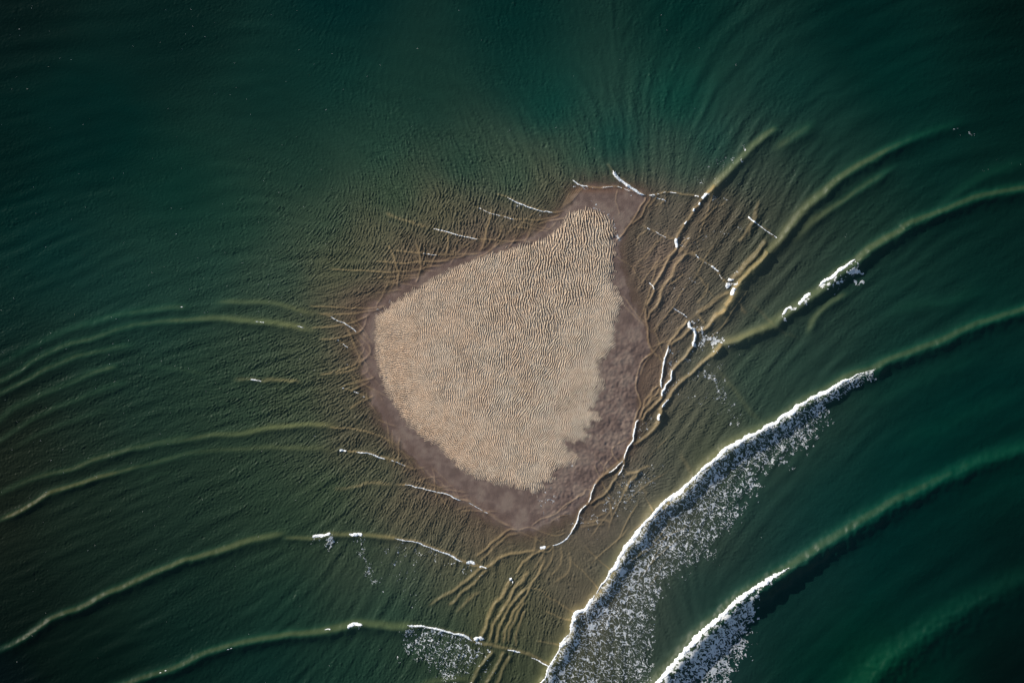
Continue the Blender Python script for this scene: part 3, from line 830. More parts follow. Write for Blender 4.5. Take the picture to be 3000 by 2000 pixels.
zb = zb + inb * (.020 * se * lump * 2.6 + .011 * nb) + shoref * smooth(-70, -10, dB)
mauve = srgb([102, 86, 79]) / GAIN; dark = srgb([89, 74, 68]) / GAIN; sandy = srgb([112, 97, 88]) / GAIN
rust = srgb([100, 74, 58]) / GAIN
v = np.clip(.5 + .35 * samp(tile(120, .6, 64), XB, YB) + .15 * samp(tile(30, .5, 65), XB, YB), 0, 1)
v = np.clip(v + se * (.05 + .12 * samp(tile(24, .5, 66), XB, YB)), 0, 1)[..., None]
colb = np.where(v < .5, dark * (1 - 2 * v) + mauve * 2 * v, mauve * (2 - 2 * v) + sandy * (2 * v - 1))
rr = np.exp(-(((XB - 1740) / 95.) ** 2 + ((YB - 556) / 10.) ** 2))[..., None] * .8
colb = colb * (1 - rr) + rust * rr
hb = np.clip(hotb * 1.3, 0, 1)[..., None] * .3 * smooth(-30, 0, dB)[..., None]  # pale swash lines, their sunny side lightened in the bed colour
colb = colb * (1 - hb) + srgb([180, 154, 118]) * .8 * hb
rl = (np.exp(-((dB - 14) / 12.) ** 2) * .45 * (XB < 1500))[..., None]
colb = colb * (1 - rl) + (srgb([90, 71, 62]) / GAIN) * rl
cellc = (dB[:-1, :-1] > 0) & (np.abs(XB[:-1, :-1] - 1460) < 520) & (np.abs(YB[:-1, :-1] - 1060) < 600)
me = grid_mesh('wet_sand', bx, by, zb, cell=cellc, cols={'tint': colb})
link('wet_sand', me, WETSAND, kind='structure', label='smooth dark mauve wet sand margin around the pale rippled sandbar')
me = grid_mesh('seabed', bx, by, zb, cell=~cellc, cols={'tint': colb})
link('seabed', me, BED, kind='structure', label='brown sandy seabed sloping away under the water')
print('bed', time.time() - T0)

# ------------------------------------------------------------------ the dry rippled bar
sx = np.arange(1060, 1862, .9); sy = np.arange(580, 1472, .9)
if len(sx) % 2: sx = sx[:-1]
if len(sy) % 2: sy = sy[:-1]
XS, YS = np.meshgrid(sx, sy)
dD = sdist(catmull(DRY, 2), XS, YS)
SP = [(1720, 640, 95, 13.5, .40), (1760, 720, 96, 13, .36), (1640, 700, 92, 13, .40), (1700, 850, 94, 13, .36), (1600, 800, 92, 12.5, .38), (1500, 760, 84, 11, .34), (1400, 800, 80, 10, .32), (1300, 830, 80, 8.5, .30), (1220, 880, 100, 8, .28), (1150, 905, 120, 7.5, .24),
      (1500, 900, 98, 12, .36), (1600, 930, 97, 12.5, .36), (1400, 950, 96, 10, .30), (1300, 980, 100, 9, .28), (1750, 920, 82, 9, .20), (1800, 880, 60, 8, .14), (1700, 980, 78, 10, .24), (1780, 1000, 40, 8, .14), (1600, 1060, 74, 11, .32), (1500, 1050, 80, 11, .34), (1400, 1080, 82, 10, .30), (1300, 1100, 82, 9, .26), (1240, 1020, 105, 8.5, .24),
      (1130, 960, 168, 8, .30), (1120, 1020, 173, 8.5, .36), (1130, 1090, 168, 8.5, .36), (1150, 1150, 160, 8.5, .36), (1175, 1010, 172, 8.5, .30), (1185, 1100, 165, 8.5, .30), (1190, 1200, 152, 8.5, .34), (1230, 1180, 148, 8.5, .26), (1250, 1270, 146, 8.5, .36), (1300, 1310, 142, 9, .36), (1350, 1370, 135, 9, .34), (1300, 1230, 140, 9, .24), (1420, 1400, 125, 8.5, .30), (1400, 1320, 125, 9, .26),
      (1650, 1180, 66, 10, .28), (1550, 1180, 68, 10.5, .30), (1450, 1180, 75, 10, .28), (1350, 1180, 95, 9, .25), (1500, 1300, 88, 9, .27), (1600, 1280, 62, 9, .22), (1700, 1120, 62, 9, .2), (1720, 1220, 60, 8, .14), (1650, 1330, 50, 8, .16), (1500, 1400, 100, 8, .27), (1570, 1400, 100, 8, .24)]
t3, l3, a3 = dir_field(SP, sx, sy, 28., 2.0)
l3 = np.maximum(l3 * .60, 5.3); a3 = a3 * 3.6 + .25
wb2 = bandnoise(len(sy), len(sx), .9, 70, .5, 71)
rs = oriented(len(sy), len(sx), .9, t3 + 9 * wb2, l3, 72, np.array([4.9, 5.7, 6.8, 8.1]), sig=.25, kap=3.2, nth=12)
rs2 = bandnoise(len(sy), len(sx), .9, 4.5, .4, 73)
brd = bandnoise(len(sy), len(sx), .9, 130, .6, 74)
rs = np.clip(rs, -2.6, 2.6)
prof = np.tanh(rs * 1.0)
zr = a3 * l3 * .1 / (2 * math.pi) * (prof * 1.25 + .30 * rs2) * (1 + .12 * brd)
# edge: the outline is frayed along the ripples, troughs still hold water
fr = dD + rs * 2.6 + 2.5 * samp(tile(26, .5, 75), XS, YS) + np.where(XS > 1500, 3.5, 1.2) * samp(tile(50, .5, 76), XS, YS)
lift = smooth(-2, 26, fr)
basez = .05 + .10 + .16 * lift + .012 * brd
zr2 = basez + zr * smooth(-10, 26, fr)
keep = fr > 0
drygain = np.clip(.15 + .85 * smooth(-2, 22, fr), 0, 1)
pale = srgb([187, 169, 148]) / GAIN; gold = srgb([194, 165, 139]) / GAIN; greyer = srgb([174, 161, 145]) / GAIN; damp_shade = srgb([118, 104, 94]) / GAIN
g1 = np.clip(.5 + .28 * samp(tile(150, .6, 77), XS, YS) + .2 * samp(tile(40, .6, 78), XS, YS), 0, 1)
lf = shepard([(1130, 1050, 1.), (1180, 1180, 1.), (1260, 1270, .9), (1300, 1100, .3), (1300, 830, .4), (1500, 800, .15), (1750, 900, -.1), (1700, 1200, -.1), (1600, 1350, .2), (1500, 1100, 0.)], XS, YS, 50., 2.)[..., 0]
wgt = np.clip(g1 * .5 + lf * .55, 0, 1)[..., None]
cold = greyer * (1 - wgt) + gold * wgt
cold = cold * .5 + (pale * (1 - wgt * .5) + gold * wgt * .5) * .5
# troughs darkened: ripple shade painted into the sand colour, with some moisture
tr = smooth(.3, -1.3, rs)[..., None] * .50
cold = cold * (1 - tr) + damp_shade * tr
cold = cold * drygain[..., None] + damp_shade * (1 - drygain[..., None])
cellk = keep[:-1, :-1] & keep[1:, 1:] & keep[:-1, 1:] & keep[1:, :-1]
me = grid_mesh('sandbar', sx, sy, zr2, cell=cellk, cols={'tint': cold})
link('sandbar', me, DRYSAND, kind='structure', label='pale dry rippled sandbar shaped like a pear, alone in the middle of the sea')
print('sandbar', time.time() - T0)


# ------------------------------------------------------------------ foam
def water_at(a, b):
    """height of the highest of water, wet sand and bar on a tensor grid"""
    def bil(gx_, gy_, Zf):
        ix = np.clip(np.searchsorted(gx_, a) - 1, 0, len(gx_) - 2); iy = np.clip(np.searchsorted(gy_, b) - 1, 0, len(gy_) - 2)
        fx = np.clip(((a - gx_[ix]) / (gx_[ix + 1] - gx_[ix])), 0, 1)[None, :]; fy = np.clip(((b - gy_[iy]) / (gy_[iy + 1] - gy_[iy])), 0, 1)[:, None]
        return (Zf[iy][:, ix] * (1 - fx) + Zf[iy][:, ix + 1] * fx) * (1 - fy) + (Zf[iy + 1][:, ix] * (1 - fx) + Zf[iy + 1][:, ix + 1] * fx) * fy
    return np.maximum(bil(xs, ys, zw), bil(bx, by, zb))


FS = .75


def lace(X, Y):
    """0 on the strands, growing into the holes of the foam net"""
    wx = samp(tile(30, .5, 81), X, Y); wy = samp(tile(30, .5, 82), X, Y)
    X2 = X + 3.5 * wx; Y2 = Y + 3.5 * wy
    a = np.abs(samp(tile(21, .2, 83), X2, Y2)); b = np.abs(samp(tile(14, .22, 84), X2, Y2))
    return np.minimum(a, b * 1.25)


def box(ps, m):
    p = np.vstack(ps)
    return np.arange(p[:, 0].min() - m, p[:, 0].max() + m, FS), np.arange(p[:, 1].min() - m, p[:, 1].max() + m, FS)


def crest_mesh(name, lines, puff=1.0, big=False):
    """thick white water along a breaking crest; lines = [(points, half width, density)]"""
    pts = [catmull(l[0], 4) for l in lines]
    a, b = box(pts, 3 + 2.5 * max(l[1] for l in lines))
    X, Y = np.meshgrid(a, b)
    f = np.full(X.shape, -9.); thick = np.zeros(X.shape)
    n1 = samp(tile(26, .5, 91), X, Y); n2 = samp(tile(9, .5, 92), X, Y); n3 = samp(tile(90, .5, 93), X, Y)
    wx = tile(90, .5, 11); wy = tile(90, .5, 12)
    s1 = tile(22, .5, 13); s2 = tile(22, .5, 14)
    for p, (_, w, dens) in zip(pts, lines):
        al = min(5., 1.0 + .2 * w * 2.5) * .55; be = (min(1.1, .3 + .05 * w * 2.5) if w < 3.6 else 0.) * .7
        if w >= 5.5 or big:
            d, sg, t = line_dist(p, X + 2. * samp(tile(230, .4, 16), X, Y) + .8 * samp(s1, X, Y), Y + 2. * samp(tile(230, .4, 17), X, Y) + .8 * samp(s2, X, Y))
        else:
            d, sg, t = line_dist(p, X + al * samp(wx, X, Y) + be * samp(s1, X, Y), Y + al * samp(wy, X, Y) + be * samp(s2, X, Y))
        wl = w * (smooth(0, .10, t) * smooth(0, .10, 1 - t) * .85 + .15) * (1 + .14 * n1 + .12 * n3)
        off = 0.0
        dd = np.abs(d * sg - off) * np.where(d * sg > off, 1.0, .85) + .10 * w * n2
        g = 1 - dd / np.maximum(wl, .35)
        g = g - (1 - dens) * (1.1 + .9 * n1 + .5 * n2)
        thick = np.maximum(thick, np.clip(g, 0, 1) ** .55 * w)
        f = np.maximum(f, g)
    base = water_at(a, b)
    Zf = base + .015 + np.minimum(thick, 3 + .4 * thick) * .05 * puff * (1 + .22 * n2 + .18 * n1)
    k = f > 0
    k = k[:-1, :-1] & k[1:, 1:]
    left = set(map(tuple, np.argwhere(k)))
    out = []
    while left:                                   # every separate patch of white water becomes a mesh of its own
        st = [left.pop()]; comp = list(st)
        while st:
            y, x = st.pop()
            for dy in (-1, 0, 1):
                for dx in (-1, 0, 1):
                    c = (y + dy, x + dx)
                    if c in left:
                        left.remove(c); st.append(c); comp.append(c)
        if len(comp) >= 10:
            m_ = np.zeros_like(k); q_ = np.array(comp); m_[q_[:, 0], q_[:, 1]] = True
            out.append((len(comp), grid_mesh(name, a, b, Zf, cell=m_)))
    return [m for _, m in sorted(out, key=lambda t: -t[0])]


def trail_mesh(name, patches, crest=None):
    """a net of foam left behind the crest; patches = [(polygon, density near, density far)]"""
    polys = [p[0] for p in patches]
    a, b = box(polys, 26)
    X, Y = np.meshgrid(a, b)
    L = lace(X, Y)
    grain = samp(tile(4.2, .35, 94), X, Y)
    big = samp(tile(46, .5, 95), X, Y); mid = samp(tile(18, .5, 96), X, Y)
    thr = np.full(X.shape, -1.)
    if crest is not None:
        dc, sc_, _ = line_dist(catmull(crest, 2), X, Y)
    for poly, d0, d1, reach in patches:
        s = sdist(poly, X, Y) + 9 * big + 7 * mid
        e = smooth(-6, 22, s)
        if crest is not None:
            if len(patches[0][0]) > 25 or d0 > 1.2:
                e = np.where((dc < 34) & ((sc_ < 0) | (dc < 3)), np.maximum(e, smooth(-34, -10, s)), e)
                s = np.where(e > 0, np.maximum(s, -5), s)
            k = np.exp(-(dc / reach) ** 1.3)
            dn = d1 + (d0 - d1) * k
        else:
            dn = d0 * smooth(-4, reach, s)
        thr = np.maximum(thr, np.where(s > -6, dn * e * (1 + .12 * big + .12 * mid), -1))
    sp = np.clip(thr, 0, None)
    dots = (grain - 2.1 + 3.0 * np.minimum(sp, .30) - .9 * np.clip(L - .1, 0, 1)) * .3
    brk = samp(tile(8, .4, 97), X, Y)
    net = np.where(sp > .2, sp * .74 - L + .035 * grain + .05 * brk - .035, -1)
    dots = np.where(sp > .36, dots - .25, dots)
    solid = np.where(sp > .8, (sp - .8) * 2.2 + .25 * grain + .25 * brk, -1)
    f = np.maximum(np.maximum(dots, net), solid)
    if crest is not None:
        f = np.where((sc_ > 0) & (dc > 1.5), -1, f)
    base = water_at(a, b)
    q = np.clip(f, 0, .6)
    Zf = base + .02 + .08 * q + .03 * np.clip(grain, -1, 2) * (q > .1)
    k = (f > 0) & (thr > .02)
    return grid_mesh(name, a, b, Zf, cell=k[:-1, :-1] & k[1:, 1:])


def breaker(label, lines, trails=None, crest=None, puff=1.0, group=None):
    c = lines[0][0].mean(0)
    if trails:
        e = bpy.data.objects.new('breaking_wave', None)
        scene.collection.objects.link(e)
        e['label'] = label; e['category'] = 'breaking wave'
        if group: e['group'] = group
        for ln in lines:
            for me_ in crest_mesh('foam_crest', [ln], puff):
                link('foam_crest', me_, FOAM, e)
        for tr_ in trails:
            link('foam_trail', trail_mesh('foam_trail', [tr_], crest), THIN, e, kind='stuff')
    else:
        ms = [m for ln in lines for m in crest_mesh('foam_crest', [ln], puff)]
        if len(ms) == 1:
            o = link('foam_line', ms[0], FOAM)
        else:
            o = bpy.data.objects.new('foam_line', None)
            scene.collection.objects.link(o)
            for m in ms:
                link('foam_crest', m, FOAM, o)
        o['label'] = label; o['category'] = 'sea foam'
        if group: o['group'] = group


GB = 'waves breaking over the shallows round the sandbar'
GL = 'thin white foam lines along the sandbar shore'

c2 = Z5("-360,1790 -270,1690 -150,1540 0,1370 100,1250 250,1100 400,990 560,870 650,825 700,800")
breaker('thick white breaker in the bottom right corner, blue shaded foam behind its bright lip',
        [(c2, 5.9, 1.0)],
        [(cat(c2[:8], Z5("490,965 485,1100 445,1250 425,1390 350,1450 345,1568 330,1700 200,1800")), .84, .60, 70)], c2, 1.5, GB)
c3 = cat(Z4("1240,1680 1300,1575 1340,1530 1365,1460 1410,1390 1440,1310 1500,1240 1515,1160 1550,1100 1600,1080 1650,1000 1700,940 1760,850 1820,750 1880,650 1960,560 2020,480 2090,410 2160,360 2240,290"),
         ZR("250,1510 350,1450 480,1380 600,1310 700,1250 800,1180 920,1120 1000,1070 1100,1020 1225,975"))
out3 = cat(ZR("1200,1010 1160,1050 1080,1110 960,1180 980,1300 880,1370 860,1470 780,1510"),
           Z5("780,50 700,90 710,150 600,160 510,200 510,360 400,370 410,470 330,560 240,620 200,680 240,780 100,750 60,850 0,850"),
           Z4("2150,880 2100,1000 2060,1100 2060,1300 2050,1568 2040,1700"))
breaker('longest white breaker curving diagonally past the sandbar, trailing a wide net of lacy foam',
        [(c3[10:], 4.9, 1.0), (c3[:7], 3.6, .85), (c3[6:11], 5.0, .95), (Z4("1500,1245 1515,1160 1545,1105"), 4, .8), (Z4("1430,1325 1450,1300 1470,1290"), 6, 1.0), (Z4("1510,1160 1540,1150"), 4.5, .9)],
        [(cat(c3, out3), 0.68, .36, 70), (Z4("1560,1090 1700,1010 1850,1040 1760,1180 1640,1240 1540,1180"), .5, .5, 60)], c3, 1.4, GB)
c4 = ZR("895,425 950,372 1010,332 1060,292 1135,240")
breaker('white crest with two ragged foam patches on the green swell right of the bar',
        [(c4, 3.9, 1.0)], [(ZR("1060,300 1140,262 1172,350 1160,388 1110,362 1065,335"), .95, .85, 60), (ZR("900,420 1010,345 1032,390 1005,440 955,430"), .95, .85, 60)], c4, 1.4, GB)
c4b = ZR("748,532 790,500 842,468")
breaker('short white crest on the green swell, middle one of its three',
        [(c4b, 4.0, 1.0)], [(ZR("760,530 840,475 845,500 800,530"), .7, .6, 20)], c4b, 1.3, GB)
c4c = ZR("650,610 675,580 715,560")
breaker('small white curl lowest on the green swell, nearest the crossing waves',
        [(c4c, 3.4, 1.0)], [(ZR("660,605 715,566 718,585 690,602"), .7, .6, 20)], c4c, 1.3, GB)
c5 = QA("1218,172 1205,230 1230,270 1275,305 1283,400 1270,460 1250,510")
breaker('S-shaped white crest with a pointed fan of foam spreading right where two waves cross',
        [(c5, 3.4, 1.0)], [(QA("1235,185 1320,200 1430,225 1420,265 1330,290 1240,262"), .62, .5, 60), (QA("1290,335 1500,355 1700,430 1560,495 1400,505 1275,500"), 1.0, .8, 90), (QA("1240,540 1450,540 1430,600 1200,640"), .3, .22, 60)], c5, 1.3, GB)
c6 = QA("935,500 930,560 900,640 880,720 860,820 840,900 830,1000 850,1070")
breaker('narrow upright white crest beside the wet sand, left of the foam fan',
        [(c6, 1.9, .95)], [(QA("950,540 1110,550 1060,640 1010,720 990,800 900,900 880,780"), .42, .32, 40)], c6, 1.2, GB)
c7 = QA("1000,805 975,870 962,940 900,1000 872,1070 840,1110 828,1180")
breaker('crooked white crest meeting the upright one just below the foam fan',
        [(c7, 2.5, 1.0)], [(QA("900,1010 1000,1000 1070,900 1000,880 960,960"), .35, .3, 40), (QA("850,1090 960,1050 960,1130 870,1180"), .4, .3, 40)], c7, 1.2, GB)
c8 = QA("930,1210 880,1260 845,1310")
breaker('short white crest at the top of the pinched waves east of the wet sand', [(c8, 2.6, .95), (QA("825,1390 808,1430 803,1480"), 3.2, 1.)],
        [(QA("870,1270 930,1260 940,1300 880,1310"), .45, .3, 30)], c8, 1.2, GB)
c9 = QC("1000,110 960,150 940,230 930,320 900,420 850,490 810,580 790,650")
c9b = QC("330,1220 290,1270 230,1340 180,1440 130,1568 90,1640 30,1700 -70,1760 -170,1790")
breaker('long thin white swash edge running along the east shore down to the southern tip',
        [(c9, 1.7, 1.0), (c9b, 1.9, 1.0), (QC("790,650 740,700 670,780 600,830"), 1.7, .8), (QC("440,960 390,1050 350,1150 330,1220"), 1.8, .85), (QC("800,700 750,780 710,860"), 1.7, .8), (Z4("1300,685 1340,672"), 3, 1.)],
        [(QC("960,200 1150,100 1200,200 1050,330 950,390"), .25, .2, 30), (Z4("1360,665 1480,600 1640,650 1600,760 1500,840 1400,790 1340,720"), .33, .3, 60)], c9, 1.0, GB)
c10 = QB("1018,665 1022,720 1035,790")
breaker('small white knot of foam where a thin crest meets the wave northeast of the bar',
        [(c10, 3.6, 1.0)], [(QB("1050,650 1180,610 1330,640 1380,690 1220,700 1130,760 1060,740"), .32, .25, 60)], c10, 1.4, GB)
c11 = QB("1745,1200 1735,1240")
breaker('cluster of three white foam blobs at the crossing of two crests in the eastern shallows',
        [(c11, 6.0, 1.0), (QB("1700,1270 1735,1320"), 6.0, 1.0), (QB("1800,1300 1770,1350 1755,1410"), 4.5, 1.0)],
        [(QB("1740,1200 1840,1270 1820,1290 1740,1260"), .6, .4, 30), (QB("1590,1100 1700,1090 1760,1120 1680,1140"), .35, .25, 40)], c11, 1.6, GB)
c12 = QB("1430,75 1390,130 1380,150")
breaker('foam head with wispy blue white tail near the northeast end of the wet sand',
        [(c12, 3.2, 1.0), (QB("1345,190 1338,230"), 2.6, 1.), (QB("1275,280 1262,320"), 2.6, 1.), (QB("1180,440 1150,490"), 2.2, 1.)],
        [(QB("1420,90 1540,70 1660,170 1600,200 1480,150"), .45, .35, 60)], c12, 1.2, GB)
c13 = ZC("1778,0 1792,30 1850,75 1900,110 1950,145 2000,162")
breaker('bright white breaker striking the northern tip of the wet sand',
        [(c13, 3.6, 1.0)], [(ZC("1800,30 1870,60 1960,120 2060,150 2000,165 1940,140 1860,90"), .6, .4, 30)], c13, 1.3, GB)
c14 = ZC("1512,62 1560,92 1620,106")
breaker('frothy foam patch on the shore just west of the northern tip',
        [(c14, 1.6, .8)], [(ZC("1530,48 1600,62 1690,80 1700,112 1620,108 1555,88"), .5, .35, 30)], c14, 1.0, GB)
c15 = ZC("1090,175 1150,207 1220,237 1300,262 1400,278")
breaker('curved foam line with a frothy left half on the north-west shore, below the tip',
        [(c15, 1.6, .85)], [(ZC("1120,180 1220,190 1310,255 1240,240 1170,210"), .42, .3, 30)], c15, 1.0, GB)
c16 = ZC("590,378 640,390 700,405 780,427 900,450")
breaker('thin foam crest with a bright frothy knot off the middle of the north-west shore',
        [(c16, 1.3, .85)], [(ZC("640,382 690,370 800,410 780,424 700,402"), .3, .22, 30)], c16, 1.0, GB)
c17 = ZB("2050,612 2090,598 2175,590")
breaker('small white curl with a drooping blue white tail, leftmost on the south-west swell',
        [(c17, 3.6, 1.0)], [(ZB("2080,605 2180,596 2195,670 2150,712 2110,650"), .75, .55, 40)], c17, 1.4, GB)
c18 = Z4("50,594 90,588 142,592")
breaker('small white curl with a long sparse foam streak below, second on the south-west swell',
        [(c18, 3.2, 1.0)], [(Z4("80,600 145,605 165,700 240,860 270,950 180,900 110,700"), .34, .26, 60)], c18, 1.3, GB)
c19 = Z4("345,618 400,628 480,643 550,668 700,727 800,775")
breaker('long broken white crest sloping down right on the south-west swell',
        [(c19, 1.9, .85)], [(Z4("350,630 480,655 700,740 780,800 500,820 470,1100 400,1050 330,850 270,680"), .2, .15, 90)], c19, 1.1, GB)
c20 = Z4("815,782 845,776 875,788")
breaker('rounded foam cap at the right end of the long broken crest',
        [(c20, 3.0, 1.0), (Z4("900,806 925,803 955,811"), 1.8, 1.)], [(Z4("815,785 880,785 880,830 840,860 815,820"), .45, .35, 40), (Z4("915,810 950,815 940,850 925,840"), .4, .3, 20)], c20, 1.2, GB)
c21 = Z4("38,1202 62,1185 90,1180 135,1185")
breaker('isolated small white curl on the bottom left swell',
        [(c21, 4.0, 1.0)], [(Z4("60,1195 130,1190 110,1230 85,1230"), .5, .4, 30)], c21, 1.4, GB)
c22 = Z4("425,1192 500,1194 600,1205 700,1230 780,1253 870,1285")
breaker('white crest at the bottom centre left with a broad speckled sheet of foam below',
        [(c22, 3.0, 1.0), (Z4("880,1285 905,1275 935,1285"), 6.0, 1.)],
        [(Z4("430,1200 600,1215 860,1290 900,1400 850,1480 760,1600 640,1600 610,1500 480,1420 390,1410 400,1300"), .42, .28, 90), (Z4("900,1300 970,1310 930,1400 900,1390"), .7, .5, 60), (Z4("960,1420 1000,1440 900,1568 830,1600"), .55, .4, 90)], c22, 1.2, GB)
breaker('little round white foam tuft alone south of the bar tip', [(Z4("1108,886 1128,884"), 5.0, 1.0), (Z4("1125,895 1130,912"), 1.6, .9)], None, None, 1.6, GB)

breaker('thin white line tilting down right between the two bottom crossing wave trains', [(Z4("1085,1347 1130,1352 1182,1367"), 2.0, 1.)], None, None, 1., GL)
breaker('faint broken white line joining the long breaker near the bottom edge', [(Z4("1240,1400 1290,1420 1370,1456"), 1.5, .8)], None, None, 1., GL)
breaker('white line at the left end of the southern beach, double bead', [(Z4("-10,44 40,47"), 2.2, 1.), (Z4("85,49 110,50 180,66 300,100"), 1.8, .9), (Z4("300,100 400,135 440,150"), 1.0, .6)], None, None, 1., GL)
breaker('long fine white line bending round the south-west beach', [(Z4("390,266 450,275 500,285 600,305 700,332 800,375"), 1.5, .85), (Z4("800,375 880,410 960,455"), .9, .55)], None, None, 1., GL)
breaker('white wavelet crest hitting the western shore, upper of two', [(QE("750,347 850,402 950,442 1050,502 1110,560"), 1.3, .8)], None, None, 1., GL)
breaker('white wavelet crest hitting the western shore, lower of two', [(QE("845,658 860,664"), 1.8, 1.), (QE("900,700 950,732 1030,768"), 1.1, .7)], None, None, 1., GL)
breaker('tiny dashed foam line lowest on the western shore', [(QE("915,1288 940,1292"), 1.8, 1.), (QE("1060,1328 1120,1350"), 1.3, .9), (QE("1170,1388 1200,1392"), 1.3, .9)], None, None, 1., GL)
breaker('dotted thin foam line between the frothy one and the green water northwest', [(ZC("880,235 960,270 1050,300 1130,318"), 1.0, .62)], None, None, 1., GL)
breaker('short fine white line nearest the criss-cross lines of the north-west shore', [(QD("1060,1082 1180,1097 1300,1105"), .9, .7)], None, None, 1., GL)
breaker('fine white line along the northern rim of the wet sand', [(ZC("1700,112 1760,108 1812,106 1860,122 1930,140"), .9, .7)], None, None, 1., GL)
breaker('thin broken white line descending right toward the small foam knot', [(QB("650,530 690,555"), 1.1, .9), (QB("750,575 850,630 950,672 1015,685"), .8, .65)], None, None, 1., GL)
breaker('thin white line running diagonally into the three foam blobs', [(QB("1280,880 1330,925"), 1.2, .9), (QB("1490,1030 1540,1070 1590,1105"), 1.5, 1.), (QB("1600,1140 1640,1190"), 1.1, .8), (QB("1400,970 1490,1030"), .7, .6)], None, None, 1., GL)
breaker('slim white crest slanting down right in the upper eastern shallows', [(Z3("428,1415 450,1440 480,1462"), 1.8, 1.), (Z3("480,1462 540,1510 590,1540 622,1568"), 1.2, .75)], None, None, 1., GL)
breaker('wispy white line east of the northern tip over dark shallows', [(QB("650,100 760,85 880,64 1000,70 1100,88"), 1.4, .72), (QB("1270,100 1330,122"), 1.8, .9), (QB("780,130 860,150 910,185"), 1., .7)], None, None, 1., GL)
breaker('thin pale line bending beside the east rim of the wet sand', [(QB("670,1250 730,1290 745,1340"), 1.5, .9)], None, None, 1., GL)
breaker('diagonal thin white line above the S-shaped crest', [(QA("990,0 1040,40 1120,90 1190,145"), 1.1, .8)], None, None, 1., GL)
breaker('faint dashed glitter line on the longest western swell', [(ZL("1640,650 1720,658 1760,668"), 1.0, .5), (ZL("1950,684 1990,690"), 1.0, .7), (ZL("1160,556 1210,558"), 1.2, .6)], None, None, 1., GL)
breaker('tiny white flecks line on the short dark swell west of the bar', [(ZL("1640,1037 1720,1040"), 1.6, 1.)], None, None, 1., GL)
breaker('pale glints along the lowest left swell', [(ZB("1490,1345 1560,1325"), 1.1, .6), (ZB("2130,1218 2170,1212"), 1.3, .8), (ZB("1050,1500 1110,1478"), 1., .5)], None, None, 1., GL)

# sparse drifting froth: nobody could count it
def froth(polys, label):
    me = trail_mesh('foam_flecks', [(p[0], p[1] * 1.3 + .05, p[2], p[3]) for p in polys])
    link('foam_flecks', me, THIN, kind='stuff', label=label, category='foam flecks')


froth([(QA("1440,700 1560,740 1650,850 1700,1000 1780,1150 1850,1350 1920,1500 1850,1600 1700,1450 1650,1330 1500,1250 1300,1250 1150,1230 1000,1190 1050,1120 1300,1150 1500,1120 1480,1000 1300,950 1280,870 1400,800"), .22, 0, 30),
       (Z4("1660,330 1750,300 1850,200 1960,130 2100,100 2100,300 1950,420 1800,500 1700,450"), .15, 0, 40),
       (Z4("1480,500 1700,400 1760,480 1640,560 1500,570"), .15, 0, 30),
       (QB("1300,620 1500,560 1650,560 1750,500 1900,500 1980,540 1860,620 1650,610 1400,650"), .16, 0, 20),
       (QB("700,100 820,50 1000,20 1250,60 1200,90 1000,80"), .14, 0, 20),
       (QB("760,1270 1000,1230 1200,1170 1400,1170 1300,1250 1000,1320 830,1340"), .14, 0, 20),
       (QA("1050,780 1300,700 1200,640 1150,700"), .18, 0, 20), (QA("1350,720 1500,700 1450,780"), .16, 0, 20),
       (ZR("0,1020 100,980 160,1000 100,1060 0,1120"), .12, 0, 30),
       (Z3("220,1060 300,1020 400,970 420,1020 330,1080 250,1110"), .17, 0, 20),
       (Z3("20,1150 120,1120 300,1180 160,1200 40,1220"), .10, 0, 20),
       (Z3("300,1180 500,1150 700,1080 800,1100 650,1190 400,1240"), .06, 0, 30),
       (Z3("1930,1090 1990,1040 2150,1030 2300,1060 2200,1100 1970,1135"), .07, 0, 20),
       (Z3("1780,880 1850,850 1950,870 1850,890"), .14, 0, 10), (Z3("900,1500 1100,1450 1200,1568 1000,1600"), .05, 0, 30)],
      'sparse specks of drifting froth over the shallows east of the sandbar')
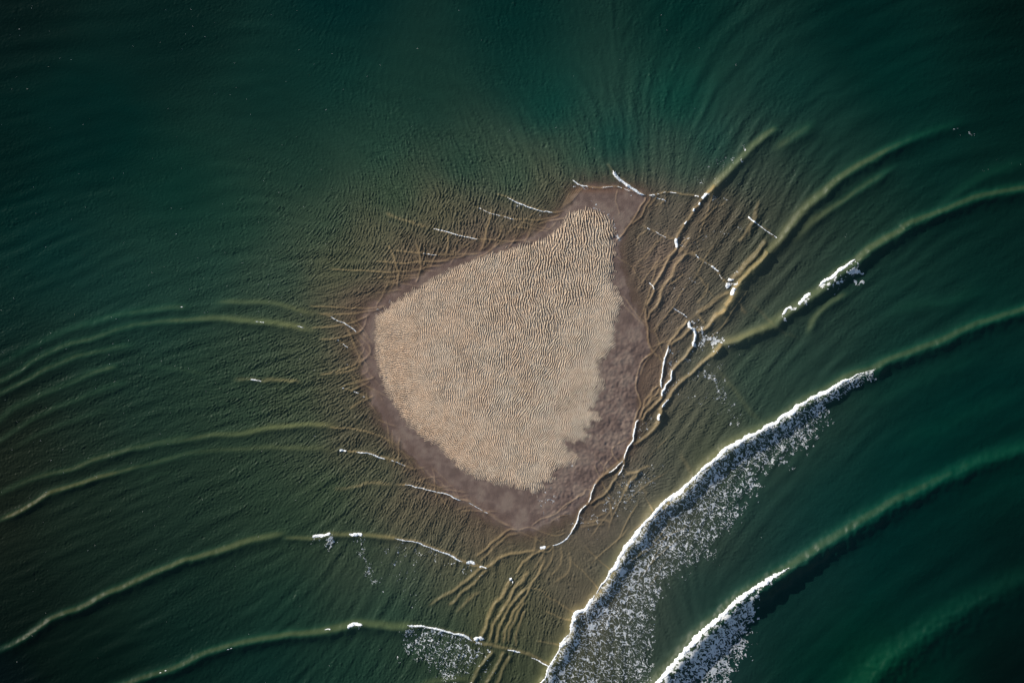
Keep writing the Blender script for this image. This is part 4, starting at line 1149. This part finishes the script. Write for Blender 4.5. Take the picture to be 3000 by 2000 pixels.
froth([(Z4("1240,330 1300,320 1330,400 1330,450 1295,440 1280,380"), .20, 0, 10), (Z4("1350,270 1430,280 1450,360 1400,420 1340,380"), .13, 0, 20), (Z4("1490,120 1600,150 1600,220 1500,230"), .10, 0, 20),
       (ZC("1740,330 1800,300 1830,420 1800,460"), .10, 0, 8), (ZC("1790,560 1810,560 1800,680 1785,700"), .12, 0, 5), (ZC("1640,235 1740,265 1800,330 1835,440 1800,470 1790,400 1730,300 1640,255"), .16, 0, 5), (ZC("240,900 330,870 360,880 260,960 220,960"), .14, 0, 5)],
      'dried white froth specks scattered on the wet sand at the southern point')


def specks(n, label):
    """short glints and flecks blown across the open water"""
    r = np.random.default_rng(5)
    V = []; Fc = []
    i = 0
    while i < n:
        px = r.uniform(-60, 2250); py = r.uniform(0, 2000)
        if px > 1050 and r.random() < (.80 if px < 2000 else .9): continue
        if px < 1050 and py < 900 and r.random() < .35: continue
        if px < 1050 and py > 1450 and r.random() < .6: continue
        if sdist(WET, np.array([[px]]), np.array([[py]]))[0, 0] > -12: continue
        a = np.radians(28 + r.normal() * 10); L = r.uniform(.5, 1.5) * (2.2 if r.random() < .06 else 1); w = r.uniform(.2, .4)
        ax = np.array([px]); ay = np.array([py])
        ix = np.searchsorted(xs, px) - 1; iy = np.searchsorted(ys, py) - 1
        h = zw[iy:iy + 2, ix:ix + 2].max() + .03
        u = np.array([math.cos(a), -math.sin(a)]) * L; v_ = np.array([math.sin(a), math.cos(a)]) * w
        b0 = len(V)
        for q in (-u, v_ - .2 * u, u, -v_ - .2 * u):
            V.append(((px + q[0] - 1500) * S, (1000 - py - q[1]) * S, h))
        V.append(((px - 1500) * S, (1000 - py) * S, h + .05))
        for k in range(4):
            Fc.append((b0 + (k + 1) % 4, b0 + k, b0 + 4))
        i += 1
    # faces must look up
    me = bpy.data.meshes.new('foam_flecks')
    me.from_pydata(V, [], Fc)
    me.update()
    flip = [p for p in me.polygons if p.normal.z < 0]
    if len(flip) > len(me.polygons) / 2:
        me.flip_normals()
    link('foam_flecks', me, FOAM, kind='stuff', label=label, category='foam flecks')


specks(320, 'tiny pale flecks of wind-blown foam scattered over the western water')
print('foam', time.time() - T0)
